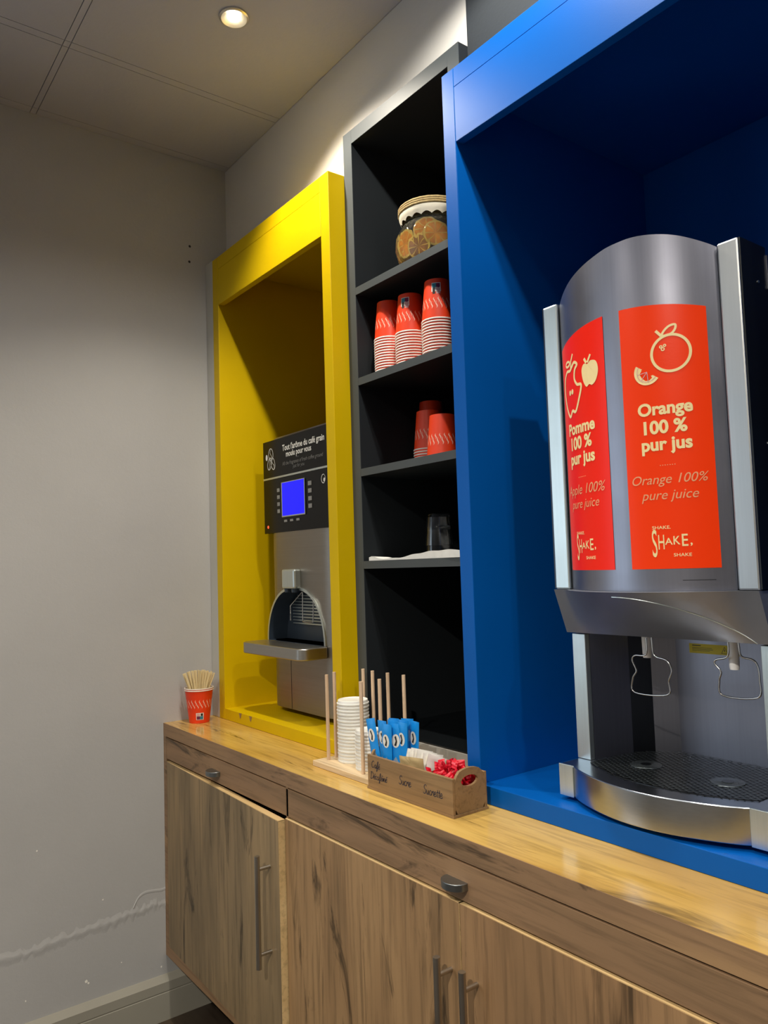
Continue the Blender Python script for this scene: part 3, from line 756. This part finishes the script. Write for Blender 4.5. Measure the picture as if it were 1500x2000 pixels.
        blob(T, [tuple(p)[:2] for p in smooth_pts([(a, b, 0) for a, b in ap2], 4, True)], f1)
        rib([(.72, .868), (.78, .898)], .030); rib([(.70, .868), (.66, .890)], .036)
        obj('apple_drawing', T, 'print_cream', po)
poster('apple_poster', -39.8, -4.0, 'poster_red', 'p'); poster('orange_poster', 4.2, 38.2, 'poster_orange', 'o')
jd_small = obj('serial_scratch', MB().grid(lambda u, v: cyl_map(24, 36, .4205, .4212, .0006)(u, v), 6, 1), 'black_plastic', dr)

# ================================================================ PAPER CUPS
def cup_parts(h=.0950, rb=.0285, rt=.0375):
    t = .00045
    body = MB(); rad = lambda z: rb + (rt - rb) * z / h
    body.mat(0).lathe([(0, .006), (rb - .001, .006), (rb - .0004, 0.0), (rb, 0.0), (rt, h - .002)], 40)
    body.mat(1).lathe([(rt - .0002, h - .001), (rb - t + .0001, .0065), (0, .0065)], 40)
    fm = lambda a, b: ((rad(b) + .00035) * math.cos(a), (rad(b) + .00035) * math.sin(a), b)
    body.mat(2)
    for row, (zc, hh, off) in enumerate(((.062, .017, 0), (.051, .013, .5))):
        for i in range(20):
            a = 2 * math.pi * (i + off) / 20; pts = []
            for j in range(9):
                u = j / 8; pts.append((a + .045 * math.sin(u * 2 * math.pi) , zc - hh / 2 + hh * u))
            vs = []
            for j, (aa, zz) in enumerate(pts):
                wdt = .042 * math.sin(math.pi * (j + .4) / 8.8)
                vs += [(aa - wdt, zz), (aa + wdt, zz)]
            body.flat(vs, [(2 * j, 2 * j + 1, 2 * j + 3, 2 * j + 2) for j in range(8)], fm)
    # square emblem of four tiles
    def tile(a0, a1, z0, z1, m_, o=0.0006):
        body.mat(m_); f2 = lambda a, b: ((rad(b) + o) * math.cos(a), (rad(b) + o) * math.sin(a), b)
        body.flat([(a0, z0), ((a0 + a1) / 2, z0), (a1, z0), (a1, z1), ((a0 + a1) / 2, z1), (a0, z1)], [(0, 1, 4, 5), (1, 2, 3, 4)], f2)
    A0 = -.29; w_ = .29
    tile(A0 - .05, A0 + 2 * w_ + .05, .0105, .0315, 1, .0006)
    tile(A0, A0 + w_, .0225, .0300, 6, .0009); tile(A0 + w_ + .07, A0 + 2 * w_ - .03, .0225, .0300, 5, .0009)
    tile(A0, A0 + w_, .0120, .0215, 4, .0009); tile(A0 + w_, A0 + 2 * w_, .0120, .0215, 3, .0009)
    rim = MB().lathe([(rt - .0006, h - .0035), (rt + .0010, h - .0032), (rt + .0017, h - .0018), (rt + .0012, h - .0002), (rt, h), (rt - .0008, h - .001)], 40)
    return body, rim, h
CUPM = ['cup_orange', 'cup_white', 'cup_steam', 'logo_teal', 'logo_purple', 'logo_black', 'logo_pink']
def ordinal(i): return ['topmost', 'second', 'third', 'fourth', 'fifth', 'sixth', 'seventh', 'eighth', 'ninth', 'tenth', 'eleventh', 'twelfth', 'thirteenth', 'fourteenth', 'fifteenth', 'sixteenth', 'seventeenth', 'eighteenth', 'nineteenth', 'twentieth', 'twenty-first', 'twenty-second'][i]
# upright cup with stirrers, by the left wall
def make_cup(loc, label, group, h=.095, rb=.0285, rt=.0375, rot=(0, 0, 0)):
    t = thing('paper_cup', label, 'cup', loc, group); b_, r_, _ = cup_parts(h, rb, rt)
    obj('cup_body', b_, CUPM, t, smooth=40, local=True); obj('rim', r_, 'cup_white', t, smooth=60, local=True)
    t.rotation_euler = rot; return t
sc_ = (.0665, -.150)
face = math.atan2(-1.1228 + .15, 2.317 - .06)     # towards the room
big = make_cup((sc_[0], sc_[1], .0003), 'upright orange paper cup full of wooden stirrers beside the left wall', 'paper cups', .104, .030, .0425, (0, 0, face + .05))
big['group'] = 'upright cup'
del big['group']
obj('second_rim', MB().lathe([(.0418, .0955), (.0434, .0958), (.0441, .0972), (.0434, .0985), (.0422, .0988)], 40), 'cup_white', big, smooth=60, local=True)
# stirrers
RS = random.Random(11)
stir0 = None
cr = Vector((.60, .80, 0)); cd = Vector((.80, -.60, 0))      # across the cup, and towards the room
for i in range(22):
    k = (i % 11) / 5.0 - 1.0; row = -1 if i < 11 else 1
    across = k * .046 + RS.uniform(-.004, .004); depth = row * RS.uniform(.002, .012)
    b = cr * (-k * .006) + cd * (depth * .8); t_ = cr * across + cd * (depth + RS.uniform(-.006, .006))
    bx, by = b.x, b.y; L = .148 + RS.uniform(-.005, .006)
    d = Vector((t_.x - bx, t_.y - by, .142)).normalized(); z0_ = .0075
    M = MB().box(-.0032, .0032, -.0008, .0008, 0, L)
    if stir0 is None:
        o = obj('wooden_stirrer', M, 'stirrer_wood', local=True, bevel=.0007)
        stir0 = o; tag(o, 'thin pale wooden stirrer standing in the orange cup by the left wall', 'stirrer', 'wooden stirrers in the orange cup')
    else:
        o = stir0.copy(); COL.objects.link(o)
    o.location = (sc_[0] + bx, sc_[1] + by, ZO + z0_)
    o.rotation_mode = 'QUATERNION'
    xa_ = (cr + cd * RS.uniform(-.9, .9)).normalized(); ya_ = d.cross(xa_).normalized(); xa_ = ya_.cross(d)
    o.rotation_quaternion = Matrix((xa_, ya_, d)).transposed().to_quaternion()
# nested stacks, upside down
proto = None
def stack(x, y, zs, n, where, grp, yaw, h=.095, pitch=.0066):
    global proto
    for k in range(n):
        i = n - 1 - k
        lab = 'orange paper cup, %s from the top of %s' % (ordinal(i), where) if i else 'topmost orange paper cup of %s' % where
        if n == 1: lab = 'single upside-down orange paper cup nearest the front of the third shelf'
        loc = (x, y, zs + h + .0003 + k * pitch)
        if proto is None:
            proto = make_cup(loc, lab, grp, rot=(math.pi, 0, yaw))
        else:
            dup(proto, loc, (math.pi, 0, yaw), lab, grp)
yw = math.atan2(-1.1228 - .03, 2.317 - .95)
S2 = .9232
stack(.8415, .028, S2, 14, 'the left stack on the second shelf', 'upside-down cups on the second shelf', yw + 2.2)
stack(.9235, .030, S2, 13, 'the middle stack on the second shelf', 'upside-down cups on the second shelf', yw - .40)
stack(1.0290, .024, S2, 13, 'the right stack on the second shelf', 'upside-down cups on the second shelf', yw - .10)
S3 = .696
stack(.9150, .082, S3, 6, 'the middle stack on the third shelf', 'upside-down cups on the third shelf', yw + 1.4)
stack(.8350, .160, S3, 13, 'the taller rearmost stack on the third shelf', 'upside-down cups on the third shelf', yw + 1.9)
stack(1.0230, .030, S3, 1, 'the short right stack on the third shelf', 'upside-down cups on the third shelf', yw + 3.1)

# ================================================================ JAR WITH DRIED ORANGES
jx, jy, jz = .960, .075, 1.1533
t = thing('glass_jar', 'ribbed glass storage jar with rope lid and lace band on the top shelf', 'jar', (jx, jy, jz))
pr = [(r, z * .86) for r, z in [(0, .0), (.055, .0), (.066, .004), (.080, .03), (.088, .065), (.086, .095), (.074, .123), (.066, .132), (.066, .150)]]
obj('glass_body', MB().lathe(pr, 132, (jx, jy, jz), ripple=.012, rn=33).lathe([(r - .0025 if r > .01 else 0, z + .003) for r, z in pr[:-1]] + [(.0635, .129)], 66, (jx, jy, jz)), 'jar_glass', t, smooth=70)
lid = obj('lid', MB().lathe([(0, .1305), (.0735, .1305), (.076, .135), (.076, .149), (.072, .155), (0, .157)], 40, (jx, jy, jz)), 'caddy_wood', t, smooth=30)
mb = MB()
for k in range(3): mb.tube([(jx + .0775 * math.cos(a * .2618 / 1), jy + .0775 * math.sin(a * .2618), jz + .142 + k * .0052) for a in range(24)], .0032, 8, True)
obj('rope_trim', mb, 'rope', lid, smooth=60)
mb = MB(); NN = 96
def lacef(u, v):
    a = u * 2 * math.pi; zb2 = .116 + .006 * abs(math.sin(a * 9)); z = zb2 + (.138 - zb2) * v
    r = .0705 + .007 * min(1, max(0, (z - .114) / .018)); return (jx + r * math.cos(a), jy + r * math.sin(a), jz + z)
mb.grid(lacef, 144, 3); obj('lace_band', mb, 'lace', lid, smooth=60)
os0 = None; RO = random.Random(5)
for i, (dx, dy, dz, ry_, flesh) in enumerate(((-.045, -.030, .070, .9, 1), (-.012, -.055, .068, .2, 0), (.022, -.056, .050, -.3, 1), (.052, -.035, .075, -.8, 0), (-.050, .0, .035, 1.3, 0), (-.02, -.045, .030, .4, 1), (.035, -.045, .088, -.5, 0), (.055, .0, .045, -1.2, 1), (0, .03, .05, 0, 0), (-.03, .03, .07, 2.4, 1))):
    s = MB(); r = .027
    s.mat(0).lathe([(r - .004, -.002), (r, -.0015), (r, .0015), (r - .004, .002)], 24)
    s.mat(1).lathe([(0, .0012), (r - .004, .0018)], 24).lathe([(0, -.0012), (r - .004, -.0018)], 24)
    s.mat(0)
    for k in range(8):
        a = k * math.pi / 4
        for zz in (.0022, -.0022): s._add([(0, 0, zz), (r * .9 * math.cos(a - .06), r * .9 * math.sin(a - .06), zz), (r * .9 * math.cos(a + .06), r * .9 * math.sin(a + .06), zz)], [(0, 1, 2)])
    o = obj('dried_orange_slice', s, ['orange_rind', 'orange_flesh' if not flesh else 'orange_dry'], local=True, smooth=40)
    tag(o, 'dried orange slice pressed inside the ribbed glass jar', 'orange slice', 'dried orange slices in the jar')
    o.location = (jx + dx, jy + dy, ZO + jz + dz * .9); o.rotation_euler = (math.pi / 2, 0, math.atan2(dx, -dy) * 1.0)

# ================================================================ TUMBLERS AND CLOTH
def tumbler(loc, label, cat='glass', grp='glass tumblers on the fourth shelf'):
    pr = [(0, 0), (.026, 0), (.0275, .003), (.0345, .074), (.0335, .0745), (.0262, .008), (0, .0075)]
    o = obj('glass_tumbler', MB().lathe(pr, 40), 'tumbler_glass', local=True, smooth=50); o.location = Vector(loc) + Vector((0, 0, ZO)); o.rotation_euler = (math.pi, 0, 0)
    return tag(o, label, cat, grp)
S4 = .4689
for k in range(2): tumbler((.945, .075, S4 + .0750 + k * .030), 'clear glass tumbler, %s of the left pair on the fourth shelf' % ('lower', 'upper')[k])
for k in range(4): tumbler((1.050, .095, S4 + .0750 + k * .026), 'clear glass tumbler, %s in the right stack on the fourth shelf' % ('lowest', 'second lowest', 'second highest', 'highest')[k])
cl = MB()
def cl_f(u, v, top):
    x = .795 + .350 * u; y = YD + .006 + .05 * v + .008 * math.sin(u * 5)
    hump = .004 + .013 * max(0, math.sin((u - .30) * 3.1)) * (u > .3) + .006 * math.exp(-((u - .03) / .05) ** 2)
    return (x, y, S4 + .0005 + (hump * (1 - .25 * v) + .0008 * math.sin(u * 31) if top else 0))
nu, nv = 40, 5
vs = [cl_f(i / nu, j / nv, 1) for i in range(nu + 1) for j in range(nv + 1)] + [cl_f(i / nu, j / nv, 0) for i in range(nu + 1) for j in range(nv + 1)]
o_ = (nu + 1) * (nv + 1); q = nv + 1
fs = [(i * q + j, (i + 1) * q + j, (i + 1) * q + j + 1, i * q + j + 1) for i in range(nu) for j in range(nv)]
fs += [tuple(o_ + k for k in f)[::-1] for f in fs]
fs += [(i * q, o_ + i * q, o_ + (i + 1) * q, (i + 1) * q) for i in range(nu)] + [(i * q + nv, (i + 1) * q + nv, o_ + (i + 1) * q + nv, o_ + i * q + nv) for i in range(nu)]
fs += [(j, j + 1, o_ + j + 1, o_ + j) for j in range(nv)] + [(nu * q + j, o_ + nu * q + j, o_ + nu * q + j + 1, nu * q + j + 1) for j in range(nv)]
cl._add(vs, fs)
tag(obj('folded_cloth', cl, 'cloth_white', smooth=60), 'white folded paper cloth along the front edge of the fourth shelf', 'cloth')

# ================================================================ LID RACK
t = thing('lid_rack', 'pale wooden rack with eight upright dowels holding white lids', 'lid rack', (.87, -.10, 0))
obj('base_board', MB().box(.7565, .985, -.172, -.032, .0004, .0125), 'rack_wood', t, bevel=.001)
RODS = [(.780, -.143, .207), (.771, -.116, .2095), (.935, -.155, .208), (.792, -.047, .2115), (.837, -.052, .2115), (.945, -.112, .2095), (.893, -.050, .2115), (.948, -.047, .2115)]
for x, y, z in RODS: obj('dowel', MB().tube([(x, y, .0127), (x, y, z)], .0042, 14), 'dowel_wood', t, smooth=40)
def lidmesh(r):
    return MB().lathe([(0, .0085), (r * .80, .0085), (r * .86, .0092), (r * .90, .0105), (r * .93, .0098), (r * .955, .004), (r, .0036), (r, .0012), (r * .985, 0.0), (r * .955, .0006), (r * .93, .003), (r * .90, .0085), (r * .84, .0075), (0, .0078)], 40)
RL = random.Random(9)
def lids(x, y, r, n, pitch, where, grp):
    first = None
    for k in range(n):
        i = n - 1 - k
        lab = ('topmost white plastic cup lid of %s' % where) if i == 0 else 'white plastic cup lid, %s from the top of %s' % (ordinal(i), where)
        if first is None: o = first = obj('cup_lid', lidmesh(r), 'lid_white', local=True, smooth=40)
        else: o = first.copy(); COL.objects.link(o)
        o.location = (x + RL.uniform(-.0005, .0005), y + RL.uniform(-.0005, .0005), ZO + .0128 + k * pitch)
        tag(o, lab, 'lid', grp)
lids(.8235, -.1010, .0375, 18, .0075, 'the taller stack on the dowel rack', 'lids in the taller stack')
lids(.9060, -.1180, .0300, 11, .0074, 'the shorter stack behind the front dowel', 'lids in the shorter stack')

# ================================================================ SACHET CADDY
ca, cb, cf, ck = .992, 1.2535, -.1835, -.0985
t = thing('sachet_caddy', 'small wooden caddy with handwritten labels holding blue, white and red sachets', 'caddy', ((ca + cb) / 2, (cf + ck) / 2, 0))
fb = obj('front_board', MB().box(ca, cb, cf, cf + .006, .0045, .0690), 'caddy_wood', t, bevel=.0006)
obj('back_board', MB().box(ca, cb, ck - .006, ck, .0045, .0690), 'caddy_wood', t, bevel=.0006)
obj('bottom_board', MB().box(ca - .002, cb + .002, cf - .001, ck + .001, .0004, .0045), 'caddy_wood', t)
def endboard(xa, xb):
    ym = (cf + ck) / 2; hw = (ck - cf) / 2 - .0062
    outer = [(ym - hw, .0047), (ym - hw, .066)] + [(ym - hw * .86 * math.cos(math.radians(a)), .068 + .015 * math.sin(math.radians(a)) ** .7) for a in range(0, 181, 12)] + [(ym + hw, .066), (ym + hw, .0047)]
    hole = [(ym - .021 * math.cos(math.radians(a)), .060 - (-1) * .010 * math.sin(math.radians(a))) for a in range(0, 360, 15)]
    # bridge the hole with two halves
    no = len(outer); nh = len(hole)
    top = outer[1:-1]; m_ = MB()
    hl = hole[:nh // 2 + 1]            # upper half: left to right over the top
    hb = [hole[0]] + hole[nh // 2:][::-1][:-1]
    hb = [hole[0]] + hole[:nh // 2 - 1:-1]
    up_ = top + hl[::-1]
    lo_ = [outer[0], (ym - hw, .066)] + hb[:1] + hb[1:] + [(ym + hw, .066), outer[-1]]
    def pr_(poly): m_.prism(poly, 'x', xa, xb)
    # robust: strips between matching samples
    K = 12
    def samp(P, K):
        L = [0]
        for i in range(1, len(P)): L.append(L[-1] + math.dist(P[i - 1], P[i]))
        out = []
        for k in range(K + 1):
            s_ = L[-1] * k / K; i = max(j for j in range(len(L)) if L[j] <= s_ + 1e-9); i = min(i, len(P) - 2)
            u = (s_ - L[i]) / max(1e-9, L[i + 1] - L[i]); out.append((P[i][0] + (P[i + 1][0] - P[i][0]) * u, P[i][1] + (P[i + 1][1] - P[i][1]) * u))
        return out
    O1 = samp([(ym - hw, .060)] + top + [(ym + hw, .060)], K); H1 = samp([(ym - .021 * math.cos(math.radians(a)), .060 + .010 * math.sin(math.radians(a))) for a in range(0, 181, 15)], K)
    O2 = samp([(ym - hw, .060), (ym - hw, .0047), (ym + hw, .0047), (ym + hw, .060)], K); H2 = samp([(ym - .021 * math.cos(math.radians(a)), .060 - .010 * math.sin(math.radians(a))) for a in range(0, 181, 15)], K)
    for O_, H_ in ((O1, H1), (O2, H2)):
        vs = []
        for x in (xa, xb): vs += [(x, p[0], p[1]) for p in O_] + [(x, p[0], p[1]) for p in H_]
        q = K + 1; fs = []
        for k in range(K):
            fs += [(k, k + 1, q + k + 1, q + k), (2 * q + k, 3 * q + k, 3 * q + k + 1, 2 * q + k + 1), (k, 2 * q + k, 2 * q + k + 1, k + 1), (q + k, q + k + 1, 3 * q + k + 1, 3 * q + k)]
        m_._add(vs, fs)
    return m_
obj('end_board', endboard(cb - .0062, cb - .0002), 'caddy_wood', t, label='arched end board with a hand hole')
obj('end_board', endboard(ca + .0002, ca + .0062), 'caddy_wood', t)
for dx in (.085, .165): obj('divider', MB().box(ca + dx, ca + dx + .003, cf + .0065, ck - .0065, .0050, .060), 'caddy_wood', t)
LET = {'C': ([[(1.1, 1.7), (.7, 2), (.2, 1.6), (0, .9), (.3, .1), (.8, 0), (1.2, .3)]], 1.35),
 'a': ([[(.9, .8), (.5, 1), (.1, .6), (.2, .1), (.6, 0), (.9, .5), (.9, .9), (.9, .1), (1.15, 0)]], 1.1),
 'f': ([[(0, 0), (.5, .8), (.7, 1.8), (.5, 2.1), (.3, 1.6), (.3, 0), (.2, -.8), (.5, -.6), (.5, 0), (.9, .3)]], .85),
 'e': ([[(0, .4), (.6, .6), (.6, .95), (.3, 1), (.05, .5), (.25, 0), (.7, .1), (.9, .3)]], .85),
 'é': ([[(0, .4), (.6, .6), (.6, .95), (.3, 1), (.05, .5), (.25, 0), (.7, .1), (.9, .3)], [(.4, 1.3), (.75, 1.65)]], .85),
 'c': ([[(.7, .9), (.3, 1), (.05, .5), (.3, 0), (.85, .2)]], .8),
 'i': ([[(0, .3), (.25, 1), (.25, .1), (.5, .1)], [(.3, 1.4), (.32, 1.5)]], .5),
 'n': ([[(0, 0), (.1, 1), (.15, .1), (.2, .7), (.5, 1), (.65, .7), (.65, 0), (.9, .1)]], .9),
 'D': ([[(.2, 0), (.2, 2)], [(-.1, 1.9), (.8, 1.9), (1.3, 1.2), (1.1, .3), (.5, 0), (0, 0)]], 1.5),
 'S': ([[(1, 1.7), (.6, 2), (.2, 1.7), (.3, 1.2), (.8, .8), (.8, .2), (.4, 0), (0, .3)]], 1.15),
 'u': ([[(0, 1), (.05, .3), (.3, 0), (.6, .4), (.65, 1), (.65, .1), (.9, .1)]], .9),
 'r': ([[(0, 0), (.15, 1), (.2, .6), (.5, 1), (.7, .9), (.75, .2), (.9, .1)]], .8),
 't': ([[(.3, 1.6), (.3, .2), (.6, .05)], [(0, 1), (.6, 1.05)]], .6)}
def write(word, x, z, s, wd=.0014, slope=0.0):
    m_ = MB(); cx = 0
    for ch in word:
        st_, adv = LET[ch]
        for L in st_:
            P = [(x + (cx + a + .18 * b) * s, z + b * s + slope * (cx + a) * s) for a, b in L]
            P = [tuple(p)[:2] for p in smooth_pts([(a, b, 0) for a, b in P], 4)]
            ribbon(m_, P, wd, lambda a, b: (a, cf - .0005, b))
        cx += adv
    return m_
obj('handwriting_cafe', write('Café', 1.006, .0455, .0068), 'ink', fb)
obj('handwriting_decafeine', write('Décaféiné', 1.0015, .0225, .0068, slope=.03), 'ink', fb)
obj('handwriting_sucre', write('Sucre', 1.0960, .0300, .0084, slope=.02), 'ink', fb)
obj('handwriting_sucrette', write('Sucrette', 1.1700, .0280, .0084, slope=.02), 'ink', fb)

# sachets: pillow-like packets
def packet(wd, h, th, body_m, extra=None):
    m_ = MB()
    def f(sgn):
        def g_(u, v):
            e_ = (1 - abs(2 * u - 1) ** 4) * (1 - abs(2 * v - 1) ** 8)
            return ((u - .5) * wd, sgn * (th / 2) * e_ + .0002 * sgn + .0006 * math.sin(v * 17 + u * 5) * e_, v * h)
        return g_
    m_.mat(0).grid(f(1), 6, 14); m_.grid(f(-1), 6, 14)
    if extra: extra(m_, f)
    return m_
def blue_extra(m_, f):
    g_ = f(-1)
    for sgn in (1, -1):
        g_ = f(sgn); off = .0004 * sgn
        m_.mat(1); m_.flat([(.5 + .33 * math.cos(i * .3927), .74 + .105 * math.sin(i * .3927)) for i in range(16)], [tuple(range(16))], lambda u, v: (g_(u, v)[0], g_(.5, v)[1] + off, g_(u, v)[2]))
        m_.mat(2); m_.flat([(.38, .67), (.55, .66), (.62, .73), (.52, .82), (.40, .80), (.5, .74)], [tuple(range(6))], lambda u, v: (g_(u, v)[0], g_(.5, v)[1] + 2 * off, g_(u, v)[2]))
        m_.mat(3); m_.flat([(.12, .06), (.88, .06), (.80, .42), (.55, .50), (.2, .40)], [tuple(range(5))], lambda u, v: (g_(u, v)[0], g_(u, v)[1] + off, g_(u, v)[2]))
def place(o, loc, rot): o.location = Vector(loc) + Vector((0, 0, ZO)); o.rotation_euler = rot
bs0 = None
BL = [(1.0060, -.1635, .010, -.02, -.20, .15, 'blue sachet leaning left, closest to the lids'), (1.0200, -.1560, .008, .05, -.02, .10, None), (1.0350, -.1640, .004, .02, .02, .20, None),
      (1.0300, -.1430, .008, .0, .0, .35, None), (1.0480, -.1560, .004, -.04, .04, .55, None), (1.0560, -.1430, .008, .02, .05, .2, None), (1.0460, -.1300, .010, .05, .04, .3, None),
      (1.0620, -.1200, .008, .0, .07, .1, None), (1.0250, -.1250, .010, .08, -.03, .25, None), (1.0400, -.1150, .009, .03, .02, .6, None)]
for i, (x, y, z, rx, ry, rz, lb) in enumerate(BL):
    if bs0 is None: o = bs0 = obj('coffee_sachet', packet(.0265, .130, .006, 'b', blue_extra), ['sachet_blue', 'sachet_white', 'logo_black', 'sachet_silver'], local=True, smooth=60)
    else: o = bs0.copy(); COL.objects.link(o)
    place(o, (x, y, z), (rx, ry, rz))
    tag(o, lb or 'tall blue coffee stick sachet with a white oval, upright in the wooden caddy', 'sachet', None if lb else 'upright blue sachets in the caddy')
ws0 = None; RW = random.Random(21)
for i in range(12):
    if ws0 is None: o = ws0 = obj('sugar_sachet', packet(.052, .058, .007, 'w'), ['sachet_white'], local=True, smooth=60)
    else: o = ws0.copy(); COL.objects.link(o)
    place(o, (1.0880 + i * .0052, -.142 + RW.uniform(-.004, .004), .022 + RW.uniform(0, .010)), (RW.uniform(-.05, .05), .30 + RW.uniform(-.08, .08), math.pi / 2 + RW.uniform(-.08, .08)))
    tag(o, 'white paper sugar sachet filed in the middle compartment of the caddy', 'sachet', 'white sugar sachets in the caddy')
kb0 = None
for i in range(3):
    if kb0 is None: o = kb0 = obj('brown_sugar_sachet', packet(.034, .048, .006, 'k'), ['sachet_kraft'], local=True, smooth=60)
    else: o = kb0.copy(); COL.objects.link(o)
    place(o, (1.112 + i * .013, -.1735 + i * .002, .036 + i * .001), (.10, .0, .1 + i * .1))
    tag(o, 'tan sachet at the front of the middle compartment of the caddy', 'sachet', 'tan sachets in the caddy')
rs0 = None; RD = random.Random(33); cnt = 0
def redx(m_, f):
    g_ = f(-1); m_.mat(1); m_.flat([(.2, .55), (.8, .55), (.8, .85), (.2, .85)], [(0, 1, 2, 3)], lambda u, v: (g_(u, v)[0], g_(u, v)[1] - .0004, g_(u, v)[2]))
for lay in range(6):
    for ix in range(6):
        for iy in range(4):
            if lay == 5 and (ix in (0, 5) or iy in (0, 3)): continue
            x = 1.1725 + ix * .0122 + RD.uniform(-.003, .003); y = -.168 + iy * .0180 + RD.uniform(-.003, .003)
            z = .010 + lay * .0118 + RD.uniform(-.002, .003) + (.004 if iy in (1, 2) else 0)
            x = min(x, 1.232)
            if rs0 is None: o = rs0 = obj('sweetener_sachet', packet(.0165, .0150, .0045, 'r', redx), ['sachet_red', 'sachet_pink'], local=True, smooth=60)
            else: o = rs0.copy(); COL.objects.link(o)
            y = max(-.1665, min(-.1155, y)); x = max(1.172, x)
            place(o, (x, y, z), (RD.uniform(-.55, .55), RD.uniform(-.5, .5), RD.uniform(0, 6.28)))
            tag(o, 'small red sweetener sachet heaped in the right compartment of the caddy', 'sachet', 'red sweetener sachets in the caddy'); cnt += 1
